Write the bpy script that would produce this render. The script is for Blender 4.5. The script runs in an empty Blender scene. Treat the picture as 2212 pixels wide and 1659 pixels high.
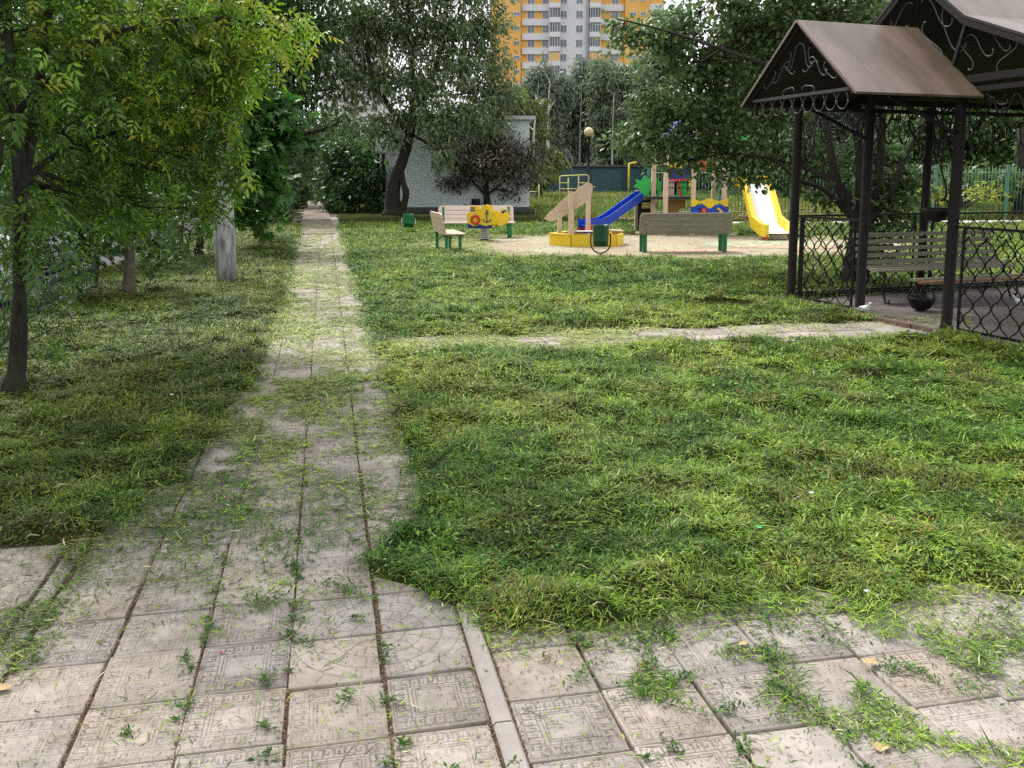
import bpy, math, random
import numpy as np
from math import sin, cos, tan, pi, radians, sqrt, atan2
from mathutils import Vector, Matrix

S = bpy.context.scene
COL = S.collection
random.seed(7)
R = np.random.default_rng(11)

# ---------------------------------------------------------------- camera
HCAM = 1.6
TH = math.atan(277 / 1950)
cam = bpy.data.cameras.new("camera")
cam.sensor_fit = 'HORIZONTAL'
cam.sensor_width = 36
cam.lens = 36 * 1950 / 2212
cam.shift_y = -172.5 / 2212
cam.clip_start = 0.05
cam.clip_end = 3000
camo = bpy.data.objects.new("camera", cam)
COL.objects.link(camo)
camo.location = (0, 0, HCAM)
camo.rotation_euler = (pi / 2 - TH, 0, 0)
S.camera = camo

# ---------------------------------------------------------------- world and sun
SUN_EL, SUN_AZ = radians(52), radians(-38)      # azimuth from +Y towards +X
w = bpy.data.worlds.new("World"); S.world = w; w.use_nodes = True
nt = w.node_tree; nt.nodes.clear()
sky = nt.nodes.new('ShaderNodeTexSky'); sky.sky_type = 'NISHITA'; sky.sun_disc = False
sky.sun_elevation = SUN_EL; sky.sun_rotation = SUN_AZ
sky.air_density = 1.0; sky.dust_density = 6.0; sky.ozone_density = 1.0
hs = nt.nodes.new('ShaderNodeHueSaturation'); hs.inputs['Saturation'].default_value = 0.18
hs.inputs['Value'].default_value = 1.0
bg = nt.nodes.new('ShaderNodeBackground'); bg.inputs['Strength'].default_value = 0.112
ov = nt.nodes.new('ShaderNodeMix'); ov.data_type = 'RGBA'; ov.inputs[0].default_value = .7; ov.inputs[7].default_value = (4.6, 4.65, 4.9, 1)   # even overcast cloud deck
wo = nt.nodes.new('ShaderNodeOutputWorld')
nt.links.new(sky.outputs[0], hs.inputs['Color']); nt.links.new(hs.outputs[0], ov.inputs[6]); nt.links.new(ov.outputs[2], bg.inputs[0]); nt.links.new(bg.outputs[0], wo.inputs[0])
sl = bpy.data.lights.new("sun", 'SUN'); sl.energy = 1.5; sl.angle = radians(10); sl.color = (1.0, 0.96, 0.9)
so = bpy.data.objects.new("sun", sl); COL.objects.link(so)
sd = Vector((sin(SUN_AZ) * cos(SUN_EL), cos(SUN_AZ) * cos(SUN_EL), sin(SUN_EL)))
so.rotation_euler = sd.to_track_quat('Z', 'Y').to_euler(); so.location = (0, 0, 30)
S.view_settings.view_transform = 'Standard'; S.view_settings.look = 'None'
S.view_settings.exposure = 1.5; S.view_settings.gamma = 1
S.cycles.max_bounces = 6; S.cycles.diffuse_bounces = 3; S.cycles.transmission_bounces = 4
S.cycles.use_denoising = False
S.cycles.denoiser = 'OPENIMAGEDENOISE'; S.cycles.denoising_input_passes = 'RGB_ALBEDO_NORMAL'; S.cycles.denoising_prefilter = 'ACCURATE'

# ---------------------------------------------------------------- placement helpers
def ray(px, py):
    xc = (px - 1106) / 1950; yc = -(py - 657) / 1950
    return Vector((xc, cos(TH) + sin(TH) * yc, -sin(TH) + cos(TH) * yc))
def gp(px, py, z=0.0):
    d = ray(px, py); k = (z - HCAM) / d.z
    return Vector((d.x * k, d.y * k, z))
def at(px, py, Y):
    d = ray(px, py); k = Y / d.y
    return Vector((d.x * k, Y, HCAM + d.z * k))
PSI = math.atan(404 * cos(TH) / 1950)
CP, SP = cos(PSI), sin(PSI)
def qp(q, p, z=0.0):             # path frame: q across (right), p along
    return Vector((q * CP - p * SP, q * SP + p * CP, z))

# value noise
def _h(ix, iy, s):
    n = (ix.astype(np.int64) * 374761393 + iy.astype(np.int64) * 668265263 + s * 1442695041) & 0x7fffffff
    n = (n ^ (n >> 13)) * 1274126177 & 0x7fffffff
    return ((n ^ (n >> 16)) & 0xffff) / 65535.0
def vn(x, y, sc, s=0):
    x = np.asarray(x) / sc; y = np.asarray(y) / sc
    ix = np.floor(x); iy = np.floor(y); fx = x - ix; fy = y - iy
    fx = fx * fx * (3 - 2 * fx); fy = fy * fy * (3 - 2 * fy)
    a = _h(ix, iy, s); b = _h(ix + 1, iy, s); c = _h(ix, iy + 1, s); d = _h(ix + 1, iy + 1, s)
    return (a * (1 - fx) + b * fx) * (1 - fy) + (c * (1 - fx) + d * fx) * fy

# ---------------------------------------------------------------- materials
MATS = {}
def mat(name, col, rough=0.7, var=0.15, scale=8, bump=0.0, bscale=40, metal=0.0, col2=None, c2scale=3, c2lo=0.45, c2hi=0.6, spec=0.5, stretch=None):
    if name in MATS: return MATS[name]
    m = bpy.data.materials.new(name); m.use_nodes = True; t = m.node_tree; N = t.nodes; L = t.links
    b = N['Principled BSDF']; b.inputs['Roughness'].default_value = rough; b.inputs['Metallic'].default_value = metal
    b.inputs['Specular IOR Level'].default_value = spec
    tc = N.new('ShaderNodeTexCoord'); src = tc.outputs['Object']
    if stretch:
        mp = N.new('ShaderNodeMapping'); mp.inputs['Scale'].default_value = stretch; L.new(src, mp.inputs[0]); src = mp.outputs[0]
    n = N.new('ShaderNodeTexNoise'); n.inputs['Scale'].default_value = scale; n.inputs['Detail'].default_value = 6; L.new(src, n.inputs['Vector'])
    r = N.new('ShaderNodeValToRGB'); r.color_ramp.elements[0].position = 0.3; r.color_ramp.elements[1].position = 0.7
    c = np.array(col[:3])
    r.color_ramp.elements[0].color = (*np.clip(c * (1 - var), 0, 1), 1); r.color_ramp.elements[1].color = (*np.clip(c * (1 + var), 0, 1), 1)
    L.new(n.outputs['Fac'], r.inputs[0]); out = r.outputs[0]
    if col2 is not None:
        n2 = N.new('ShaderNodeTexNoise'); n2.inputs['Scale'].default_value = c2scale; n2.inputs['Detail'].default_value = 8; n2.inputs['Roughness'].default_value = 0.65
        L.new(src, n2.inputs['Vector'])
        mr = N.new('ShaderNodeMapRange'); mr.inputs['From Min'].default_value = c2lo; mr.inputs['From Max'].default_value = c2hi
        L.new(n2.outputs['Fac'], mr.inputs['Value'])
        mx = N.new('ShaderNodeMix'); mx.data_type = 'RGBA'; L.new(mr.outputs[0], mx.inputs[0]); L.new(out, mx.inputs[6]); mx.inputs[7].default_value = (*col2, 1)
        out = mx.outputs[2]
    L.new(out, b.inputs['Base Color'])
    if bump:
        n3 = N.new('ShaderNodeTexNoise'); n3.inputs['Scale'].default_value = bscale; n3.inputs['Detail'].default_value = 5; L.new(src, n3.inputs['Vector'])
        bp = N.new('ShaderNodeBump'); bp.inputs['Strength'].default_value = bump; bp.inputs['Distance'].default_value = 0.01
        L.new(n3.outputs['Fac'], bp.inputs['Height']); L.new(bp.outputs[0], b.inputs['Normal'])
    MATS[name] = m; return m

def attr_mat(name, rough=0.55, transl=0.0, spec=0.4, bump=0):
    if name in MATS: return MATS[name]
    m = bpy.data.materials.new(name); m.use_nodes = True; t = m.node_tree; N = t.nodes; L = t.links
    b = N['Principled BSDF']; b.inputs['Roughness'].default_value = rough; b.inputs['Specular IOR Level'].default_value = spec
    a = N.new('ShaderNodeAttribute'); a.attribute_name = 'Col'; out = a.outputs['Color']
    if bump:
        tc = N.new('ShaderNodeTexCoord'); n = N.new('ShaderNodeTexNoise'); n.inputs['Scale'].default_value = bump; n.inputs['Detail'].default_value = 8; n.inputs['Roughness'].default_value = .7
        L.new(tc.outputs['Object'], n.inputs['Vector'])
        r = N.new('ShaderNodeValToRGB'); r.color_ramp.elements[0].position = .3; r.color_ramp.elements[1].position = .7
        r.color_ramp.elements[0].color = (.72, .72, .72, 1); r.color_ramp.elements[1].color = (1.12, 1.12, 1.12, 1)
        L.new(n.outputs['Fac'], r.inputs[0])
        mx = N.new('ShaderNodeMix'); mx.data_type = 'RGBA'; mx.blend_type = 'MULTIPLY'; mx.inputs[0].default_value = 1
        L.new(out, mx.inputs[6]); L.new(r.outputs[0], mx.inputs[7]); out = mx.outputs[2]
        ns = N.new('ShaderNodeTexNoise'); ns.inputs['Scale'].default_value = 3.1; ns.inputs['Detail'].default_value = 9; ns.inputs['Roughness'].default_value = .72; L.new(tc.outputs['Object'], ns.inputs['Vector'])
        rs_ = N.new('ShaderNodeValToRGB'); rs_.color_ramp.elements[0].position = .40; rs_.color_ramp.elements[1].position = .56; rs_.color_ramp.elements[0].color = (.83, .80, .76, 1); rs_.color_ramp.elements[1].color = (1, 1, 1, 1); L.new(ns.outputs['Fac'], rs_.inputs[0])
        m2 = N.new('ShaderNodeMix'); m2.data_type = 'RGBA'; m2.blend_type = 'MULTIPLY'; m2.inputs[0].default_value = 1; L.new(out, m2.inputs[6]); L.new(rs_.outputs[0], m2.inputs[7]); out = m2.outputs[2]
        bp = N.new('ShaderNodeBump'); bp.inputs['Strength'].default_value = .35; bp.inputs['Distance'].default_value = .004
        n2 = N.new('ShaderNodeTexNoise'); n2.inputs['Scale'].default_value = 90; n2.inputs['Detail'].default_value = 4; L.new(tc.outputs['Object'], n2.inputs['Vector'])
        L.new(n2.outputs['Fac'], bp.inputs['Height']); L.new(bp.outputs[0], b.inputs['Normal'])
    L.new(out, b.inputs['Base Color'])
    if transl:
        tr = N.new('ShaderNodeBsdfTranslucent'); L.new(out, tr.inputs['Color'])
        ms = N.new('ShaderNodeMixShader'); ms.inputs[0].default_value = transl
        L.new(b.outputs[0], ms.inputs[1]); L.new(tr.outputs[0], ms.inputs[2]); L.new(ms.outputs[0], N['Material Output'].inputs['Surface'])
    MATS[name] = m; return m

M_LEAF = attr_mat('leaf', 0.42, 0.42, 0.5)
M_GRASS = attr_mat('grass_blade', 0.6, 0.25, 0.35)
M_TILE = attr_mat('concrete_tile', 0.85, 0, 0.25, bump=14)
M_BARK = mat('bark', (.018, .014, .01), .95, .6, 16, 1.0, 26, col2=(.03, .035, .015), c2scale=5, stretch=(3, 3, .7))
M_BARKL = mat('bark_pale', (.13, .11, .08), .9, .35, 14, .6, 30)
M_BIRCH = mat('birch_bark', (.55, .53, .5), .8, .1, 5, .2, 20, col2=(.06, .05, .05), c2scale=6, c2lo=.55, c2hi=.62)
M_IRON = mat('black_iron', (.006, .0055, .0055), .5, .3, 20, .2, 60, spec=.25)
M_POST = mat('dark_post', (.0095, .0065, .0055), .6, .5, 15, .4, 40, stretch=(4, 4, .6), spec=.25)
M_ROOF = mat('roof_sheet', (.12, .088, .062), .34, .25, 2.2, .10, 5, col2=(.20, .145, .12), c2scale=1.3, c2lo=.42, c2hi=.66, stretch=(2.2, .7, .7))
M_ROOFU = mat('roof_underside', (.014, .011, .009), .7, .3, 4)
M_CONC = mat('concrete', (.30, .27, .24), .9, .12, 10, .4, 60)
M_POLE = mat('pole_concrete', (.36, .36, .36), .9, .15, 6, .5, 30, col2=(.14, .135, .13), c2scale=5, c2lo=.42, c2hi=.62, stretch=(2.5, 2.5, .5))
M_POLEW = mat('pole_whitewash', (.44, .44, .44), .9, .1, 8, .5, 30, col2=(.13, .13, .13), c2scale=6, c2lo=.42, c2hi=.66, stretch=(2.2, 2.2, .45))
M_SOIL = mat('soil', (.075, .052, .036), .95, .4, 25, .8, 50)
M_LAWN = mat('lawn_soil', (.03, .05, .01), 1, .7, 60, 1.0, 120, col2=(.04, .03, .014), c2scale=20, spec=.02)
M_SAND = mat('sand_rubber', (.30, .235, .16), .95, .12, 20, .3, 80, col2=(.33, .31, .21), c2scale=.7, c2lo=.48, c2hi=.62)
M_ASPH = mat('asphalt', (.055, .055, .057), .9, .2, 30, .4, 80)
M_GREENP = mat('green_paint', (.012, .16, .06), .4, .2, 9, .1, 30)
M_GREEND = mat('green_steel', (.008, .07, .035), .4, .2, 9, .1, 30)
M_BEIGE = mat('beige_wood', (.56, .43, .31), .55, .1, 6, .1, 30, stretch=(1, 6, 6))
M_BEIGED = mat('weathered_wood', (.22, .205, .15), .75, .2, 6, .3, 30, stretch=(1, 8, 8))
M_YEL = mat('yellow_paint', (.72, .52, .02), .4, .08, 6)
M_YELP = mat('yellow_pale', (.6, .55, .2), .5, .1, 6)
M_BLUE = mat('blue_plastic', (.006, .05, .42), .3, .1, 4)
M_BLUED = mat('navy_board', (.008, .02, .16), .45, .1, 4)
M_RED = mat('red_paint', (.55, .02, .02), .4, .1, 6)
M_GRN = mat('bright_green_board', (.03, .42, .08), .4, .1, 6)
M_WHITE = mat('white_metal', (.78, .77, .77), .3, .05, 6)
M_STEEL = mat('steel', (.45, .46, .48), .3, .1, 10, metal=.8)
M_DARK = mat('dark_recess', (.02, .018, .018), .8, .2, 6)
M_GLOBE = mat('lamp_globe', (.62, .5, .26), .3, .04, 3)
M_KERB = mat('brick_kerb', (.12, .075, .055), .9, .3, 14, .6, 40)
M_OWOOD = mat('orange_wood', (.2, .09, .03), .6, .3, 8, .2, 30, stretch=(1, 8, 8))

# ---------------------------------------------------------------- mesh helpers
class MB:
    def __init__(s): s.v = []; s.f = []; s.m = []; s.mats = []; s.sm = []
    def mi(s, m):
        if m not in s.mats: s.mats.append(m)
        return s.mats.index(m)
    def add(s, vs, fs, m, smooth=False):
        o = len(s.v); s.v += [tuple(v) for v in vs]; k = s.mi(m)
        for f in fs: s.f.append(tuple(i + o for i in f)); s.m.append(k); s.sm.append(smooth)
    def box(s, c, sz, m, rz=0, M=None, bev=0):
        x, y, z = sz[0] / 2, sz[1] / 2, sz[2] / 2
        vs = [Vector((a, b, d)) for a in (-x, x) for b in (-y, y) for d in (-z, z)]
        if M is None: M = Matrix.Rotation(rz, 4, 'Z')
        vs = [M @ v + Vector(c) for v in vs]
        s.add(vs, [(0, 1, 3, 2), (4, 6, 7, 5), (0, 4, 5, 1), (2, 3, 7, 6), (0, 2, 6, 4), (1, 5, 7, 3)], m)
    def bar(s, a, b, wx, wz, m, up=Vector((0, 0, 1))):
        a = Vector(a); b = Vector(b); d = b - a; L = d.length; d = d / L
        if abs(d.dot(up)) > .98: up = Vector((0, 1, 0))
        x = d.cross(up).normalized(); z = x.cross(d)
        M = Matrix((x, d, z)).transposed().to_4x4()
        s.box((a + b) / 2, (wx, L, wz), m, M=M)
    def tube(s, pts, r, m, n=8, cap=True, smooth=True):
        pts = [Vector(p) for p in pts]; k = len(pts)
        rs = r if isinstance(r, (list, tuple, np.ndarray)) else [r] * k
        vs = []; ref = None
        for i, p in enumerate(pts):
            d = (pts[min(i + 1, k - 1)] - pts[max(i - 1, 0)])
            if d.length < 1e-9: d = Vector((0, 0, 1))
            d.normalize()
            if ref is None:
                ref = Vector((1, 0, 0)) if abs(d.x) < .8 else Vector((0, 1, 0))
            u = (ref - d * ref.dot(d)).normalized(); ref = u; v = d.cross(u)
            for j in range(n):
                a = 2 * pi * j / n; vs.append(p + (u * cos(a) + v * sin(a)) * rs[i])
        fs = [(i * n + j, i * n + (j + 1) % n, (i + 1) * n + (j + 1) % n, (i + 1) * n + j) for i in range(k - 1) for j in range(n)]
        if cap: fs += [tuple(reversed(range(n))), tuple((k - 1) * n + j for j in range(n))]
        s.add(vs, fs, m, smooth)
    def lathe(s, prof, m, c=(0, 0, 0), n=20, smooth=True):
        c = Vector(c); vs = []
        for r, z in prof:
            for j in range(n):
                a = 2 * pi * j / n; vs.append(c + Vector((r * cos(a), r * sin(a), z)))
        k = len(prof)
        fs = [(i * n + j, i * n + (j + 1) % n, (i + 1) * n + (j + 1) % n, (i + 1) * n + j) for i in range(k - 1) for j in range(n)]
        s.add(vs, fs, m, smooth)
    def prism(s, poly, th, m, M=Matrix.Identity(4)):     # polygon in local xz, thickness along y
        n = len(poly)
        vs = [M @ Vector((x, -th / 2, z)) for x, z in poly] + [M @ Vector((x, th / 2, z)) for x, z in poly]
        fs = [tuple(range(n)), tuple(reversed(range(n, 2 * n)))] + [(i, i + n, (i + 1) % n + n, (i + 1) % n) for i in range(n)]
        s.add(vs, fs, m)
    def build(s, name, parent=None, loc=None):
        me = bpy.data.meshes.new(name); me.from_pydata(s.v, [], s.f)
        for m in s.mats: me.materials.append(m)
        me.polygons.foreach_set('material_index', s.m); me.polygons.foreach_set('use_smooth', s.sm); me.update()
        o = bpy.data.objects.new(name, me); COL.objects.link(o)
        if parent: o.parent = parent
        if loc is not None: o.location = loc
        return o

def npmesh(name, V, F, C=None, m=None, parent=None, loc=None):
    """V (n,3); F list of (k,?) index arrays; C (n,3) point colours"""
    me = bpy.data.meshes.new(name); me.vertices.add(len(V)); me.vertices.foreach_set('co', np.ascontiguousarray(V, dtype=np.float32).ravel())
    loops = np.concatenate([f.ravel() for f in F]); tot = np.concatenate([np.full(len(f), f.shape[1]) for f in F])
    st = np.concatenate([[0], np.cumsum(tot)[:-1]])
    me.loops.add(len(loops)); me.loops.foreach_set('vertex_index', loops.astype(np.int32))
    me.polygons.add(len(tot)); me.polygons.foreach_set('loop_start', st.astype(np.int32))
    me.update(calc_edges=True)
    if C is not None:
        a = me.attributes.new('Col', 'FLOAT_COLOR', 'POINT')
        c4 = np.ones((len(V), 4), dtype=np.float32); c4[:, :3] = C; a.data.foreach_set('color', c4.ravel())
    if m: me.materials.append(m)
    o = bpy.data.objects.new(name, me); COL.objects.link(o)
    if parent: o.parent = parent
    if loc is not None: o.location = loc
    return o

def tag(o, label=None, cat=None, group=None, kind=None):
    if label: o['label'] = label
    if cat: o['category'] = cat
    if group: o['group'] = group
    if kind: o['kind'] = kind
    return o
def thing(name, label, cat, loc=(0, 0, 0), rz=0, group=None):
    o = bpy.data.objects.new(name, None); COL.objects.link(o); o.location = loc; o.rotation_euler = (0, 0, rz); o.empty_display_size = .1
    return tag(o, label, cat, group)
def copy_tree(o, parent=None):
    c = o.copy(); COL.objects.link(c); c.parent = parent
    for ch in list(o.children): copy_tree(ch, c)
    return c

# curl / scroll ironwork: curvature integrated, fitted between two points
def scroll2d(kind='S', a=7.0, n=2.0, N=30, flip=1):
    s = np.linspace(-1, 1, N); k = a * np.abs(s) ** n
    if kind == 'S': k = k * np.sign(s)
    th = np.cumsum(k) * (s[1] - s[0]) * flip
    x = np.cumsum(np.cos(th)); y = np.cumsum(np.sin(th))
    return x - x[0], y - y[0]
def scroll(mb, P, p0, p1, m, kind='S', a=7.0, n=2.0, flip=1, r=.006, N=26, ns=5):
    """P maps 2-D (a,b) to a local 3-D point"""
    x, y = scroll2d(kind, a, n, N, flip)
    i0, i1 = 0, N - 1
    # fit centre span: quarter points to p0/p1
    q0, q1 = int(N * .3), int(N * .7)
    dx, dy = x[q1] - x[q0], y[q1] - y[q0]; L = math.hypot(dx, dy)
    D = (p1[0] - p0[0], p1[1] - p0[1]); LD = math.hypot(*D) * .5; sc = LD / L
    ang = atan2(D[1], D[0]) - atan2(dy, dx)
    cx, cy = (x[q0] + x[q1]) / 2, (y[q0] + y[q1]) / 2; mx, my = (p0[0] + p1[0]) / 2, (p0[1] + p1[1]) / 2
    pts = []
    for i in range(N):
        u, v = (x[i] - cx) * sc, (y[i] - cy) * sc
        pts.append(P(mx + u * cos(ang) - v * sin(ang), my + u * sin(ang) + v * cos(ang)))
    mb.tube(pts, r, m, ns)

# ---------------------------------------------------------------- SETTING: ground, paths
g = MB(); g.add([(-700, -60, -.05), (700, -60, -.05), (700, 900, -.05), (-700, 900, -.05)], [(0, 1, 2, 3)], M_LAWN)
tag(g.build('ground'), kind='structure')

def lawn_mask(X, Y):
    """0 on hard surfaces, 1 on lawn, softly ragged"""
    q = X * CP + Y * SP; p = -X * SP + Y * CP
    e = (vn(X, Y, .22, 3) - .5) * .22 + (vn(X, Y, .7, 4) - .5) * .3
    m = np.ones_like(X)
    def cut(d):                       # d>0 inside hard surface
        nonlocal m
        m = np.minimum(m, np.clip(.5 - d / .20, 0, 1))
    left = np.where(p < 4.25, -1.12, np.interp(p, [4.25, 4.7, 5.5, 7.6, 12, 60], [-1.12, -.86, -.62, -.62, -.58, -1.1]))
    right = np.interp(p, [0, 3.1, 3.6, 5.0, 60], [.47, .47, .2, .42, .40])
    cut(np.minimum(q - left, right - q) + e * np.interp(p, [3, 5, 8, 30], [.9, .7, .5, .35]))
    cut(np.minimum(q - .22, 2.95 - .05 * q - p) + e * np.where(q > 1, .75, .3))
    cut(np.minimum(-1.0 - q, np.minimum(p - 3.17, 4.2 - p)) + e * .5)
    cut(np.minimum(np.minimum(p - 7.95, 8.95 - p), q - .4) + e * .9 - np.clip(3.4 - q, 0, 1) * .10)
    # gazebo floor
    lx = (X - 3.63) * .945 + (Y - 11.65) * .328; ls = (X - 3.63) * .328 - (Y - 11.65) * .945
    cut(np.minimum(np.minimum(lx + .1, 4.4 - lx), np.minimum(ls + .05, 6 - ls)))
    # playground surface
    cut((1 - np.sqrt(((X - 3.6) / 6.1) ** 2 + ((Y - 21.3) / 4.1) ** 2)) * 3 + e * 3.0)
    # bare patch
    cut((1 - np.sqrt(((X - 2.75) / .45) ** 2 + ((Y - 11.3) / .7) ** 2)) * .5 + e * .5 - .1)
    cut(-3.7 - q)
    return m

# lawn ground sheet with mown heaps
def lawn_h(X, Y, m, sheet=False):
    h = (vn(X, Y, .24, 5) - .35) * .085 + (vn(X, Y, .10, 6) - .5) * .045 + (vn(X, Y, .9, 8) - .4) * .04
    if sheet: return m * (0.004 + np.clip(h, -.02, .12)) - np.clip(1 - (m - .45) * 3, 0, 1) * .04
    return np.maximum(m * (0.008 + np.clip(h, -.02, .12)), .003)
ys = [1.2]
while ys[-1] < 46: ys.append(ys[-1] + max(.035, ys[-1] * .009))
ys = np.array(ys); xs = np.linspace(-1, 1, 420)
YY = np.repeat(ys[:, None], len(xs), 1); XX = xs[None, :] * (1.6 + YY * .72)
MM = lawn_mask(XX, YY); ZZ = lawn_h(XX, YY, MM, True)
ny, nx = YY.shape; idx = np.arange(ny * nx).reshape(ny, nx)
F = np.stack([idx[:-1, :-1], idx[:-1, 1:], idx[1:, 1:], idx[1:, :-1]], -1).reshape(-1, 4)
LW = npmesh('lawn', np.stack([XX, YY, ZZ], -1).reshape(-1, 3), [F], None, M_LAWN)
tag(LW, kind='structure')

# soil bed under the tiles
sb = MB()
def strip(mb, a0, a1, b0, b1, z, m): mb.add([qp(a0, b0, z), qp(a1, b0, z), qp(a1, b1, z), qp(a0, b1, z)], [(0, 1, 2, 3)], m)
strip(sb, -1.15, .5, 0, 60, -.016, M_SOIL); strip(sb, .502, 6, 0, 3.2, -.016, M_SOIL); strip(sb, -6, -1.152, 3.1, 4.3, -.016, M_SOIL); strip(sb, .502, 6.2, 7.9, 9.0, -.016, M_SOIL)
tag(sb.build('soil_bed'), kind='structure')

# tiles
tv, tf, tcol = [], [], []
key_segs = []     # relief strips (world 2d segs + z)
def greek(u0, u1):
    segs = []; n = 7; c = (u1 - u0) / n
    for i in range(n):
        x = u0 + i * c
        P = [(x, 0), (x, 1), (x + c * .85, 1), (x + c * .85, .35), (x + c * .45, .35), (x + c * .45, .68)]
        segs += [(P[j], P[j + 1]) for j in range(5)]
        segs.append(((x, 0), (x + c * .99, 0)))
    return segs
KEY = []
bw = .15
for (a, b) in greek(.14, .86):
    f = lambda p, k: {0: (p[0], .06 + (1 - p[1]) * bw), 1: (1 - p[0], 1 - .06 - (1 - p[1]) * bw), 2: (.06 + (1 - p[1]) * bw, 1 - p[0]), 3: (1 - .06 - (1 - p[1]) * bw, p[0])}[k]
    for k in range(4): KEY.append((f(a, k), f(b, k)))
for r in (.255, .29, .035):
    c = [(r, r), (1 - r, r), (1 - r, 1 - r), (r, 1 - r)]
    KEY += [(c[i], c[(i + 1) % 4]) for i in range(4)]
def arcs(cx, cy):
    out = []
    for r in (.3, .52, .76, .98):
        pr = None
        for i in range(13):
            a = i / 12 * pi / 2; x = abs(cx - r * cos(a)); y = abs(cy - r * sin(a))
            if pr: out.append((pr, (x, y)))
            pr = (x, y)
        for j in range(3):
            a = (j + .5 + (r * 7 % 1) * .5) / 3.4 * pi / 2; r2 = r + .22
            p0 = (abs(cx - r * cos(a)), abs(cy - r * sin(a))); p1 = (abs(cx - r2 * cos(a + .05)), abs(cy - r2 * sin(a + .05)))
            if max(p1) <= 1: out.append((p0, p1))
    return out
def tile(q0, p0, sz=.29, kind=None, relief=True, near=True):
    jq, jp = random.uniform(-.003, .003), random.uniform(-.003, .003); rz = random.gauss(0, .006)
    zc = random.gauss(0, .0022); tx, ty = random.gauss(0, .007), random.gauss(0, .007)
    base = random.choice([(.40, .352, .305), (.385, .345, .305), (.37, .33, .295), (.405, .355, .30), (.35, .315, .285), (.39, .35, .31)])
    base = np.array(base) * random.uniform(.90, 1.06)
    wear = random.uniform(.6, .84)
    def T(u, v, dz=0):
        a, b = (u - .5) * sz, (v - .5) * sz
        a, b = a * cos(rz) - b * sin(rz), a * sin(rz) + b * cos(rz)
        return qp(q0 + sz / 2 + a + jq, p0 + sz / 2 + b + jp, zc + a * tx + b * ty + dz)
    o = len(tv); ch = .012
    for (u, v, dz) in [(ch, ch, 0), (1 - ch, ch, 0), (1 - ch, 1 - ch, 0), (ch, 1 - ch, 0), (0, 0, -.004), (1, 0, -.004), (1, 1, -.004), (0, 1, -.004), (0, 0, -.035), (1, 0, -.035), (1, 1, -.035), (0, 1, -.035)]:
        tv.append(tuple(T(u, v, dz))); tcol.append(tuple(base * (1 if dz > -.01 else .6)))
    tf.append((o, o + 1, o + 2, o + 3))
    for k in range(2):
        for i in range(4):
            j = (i + 1) % 4; b = o + 4 * k; tf.append((b + i, b + 4 + i, b + 4 + j, b + j))
    if kind and near:
        segs = KEY if kind == 'key' else arcs(*kind)
        hw = .0022
        segs = [(a_, b_, wear) for a_, b_ in segs]
        if random.random() < .16:
            x_, y_ = random.choice([(random.random(), 0.), (0., random.random())]); an_ = random.uniform(.3, 1.2)
            for _ in range(14):
                an_ += random.gauss(0, .25); x2_, y2_ = x_ + .09 * cos(an_), y_ + .09 * sin(an_)
                if max(x2_, y2_) > 1 or min(x2_, y2_) < 0: break
                segs.append(((x_, y_), (x2_, y2_), .3)); x_, y_ = x2_, y2_
        for a, b, cm in segs:
            A, B = T(a[0], a[1], .0), T(b[0], b[1], .0); d = (B - A)
            if d.length < 1e-5: continue
            nrm = Vector((-d.y, d.x, 0)).normalized() * hw
            o = len(tv)
            for P_, dz in ((A - nrm, .0002), (A + nrm, .0002), (B + nrm, .0002), (B - nrm, .0002), (A, .0014), (B, .0014)):
                tv.append((P_.x, P_.y, P_.z + dz)); tcol.append(tuple(base * cm))
            tf.append((o, o + 4, o + 5, o + 3)); tf.append((o + 4, o + 1, o + 2, o + 5))
qs = [-1.05, -.748, -.452, -.155, .148]
for r_ in range(0, 120):
    p0 = .62 + r_ * .3015
    for i, q0 in enumerate(qs):
        if p0 > 36: continue
        kind = None
        if p0 < 6.5:
            kind = 'key'
            if i in (3, 4) and 2.55 <= p0 <= 3.5:
                kind = (0 if i == 4 else 1, 0 if int((p0 - 2.55) / .3015) % 2 == 1 else 1)
        tile(q0 + random.gauss(0, .002), p0 + [0, .02, .03, .0, .015][i], .29 if i < 4 else .285, kind)
for r_ in range(0, 10):
    for i in range(0, 18):
        off = [.0, .05, .02, .1, .08, .0][i % 6]
        tile(.51 + i * .302, .12 + r_ * .3015 + off * .3, .29, 'key' if i < 8 and (i * 7 + r_) % 4 else None)
for r_ in range(3):
    for i in range(14): tile(-1.45 - i * .302, 3.2 + r_ * .302, .29, 'key' if i < 2 else None)
for r_ in range(2):
    for i in range(11): tile(.55 + i * .505, 7.93 + r_ * .505, .49, None)
tvN = np.array(tv); tcN = np.array(tcol)
f4 = np.array([f for f in tf if len(f) == 4])
tag(npmesh('paving', tvN, [f4], tcN, M_TILE), kind='structure')

# kerb stones
kb = MB()
def kerbline(qa, p0, p1, wd=.062, z=.012, L=.98):
    p = p0
    while p < p1:
        e = min(p + L, p1); o = random.gauss(0, .003); zz = z + random.gauss(0, .003)
        c = qp(qa + o, (p + e) / 2, zz - .05)
        M = Matrix.Rotation(PSI + random.gauss(0, .003), 4, 'Z')
        x, y, h = wd / 2, (e - p - .008) / 2, .05
        vs = []
        for (sx, sz_) in ((-x, -h), (-x, h - .008), (-x + .008, h), (x - .008, h), (x, h - .008), (x, -h)):
            for sy in (-y, y): vs.append(M @ Vector((sx, sy, sz_)) + c)
        fs = [(2 * i, 2 * i + 1, 2 * i + 3, 2 * i + 2) for i in range(5)] + [(0, 2, 4, 6, 8, 10), (11, 9, 7, 5, 3, 1)]
        kb.add(vs, fs, M_CONC); p = e
kerbline(.468, .45, 3.9); kerbline(.455, 7.2, 30, z=.0); kerbline(-1.1, .3, 3.15); kerbline(-1.1, 3.15, 4.3, z=.0, L=.5)
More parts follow.
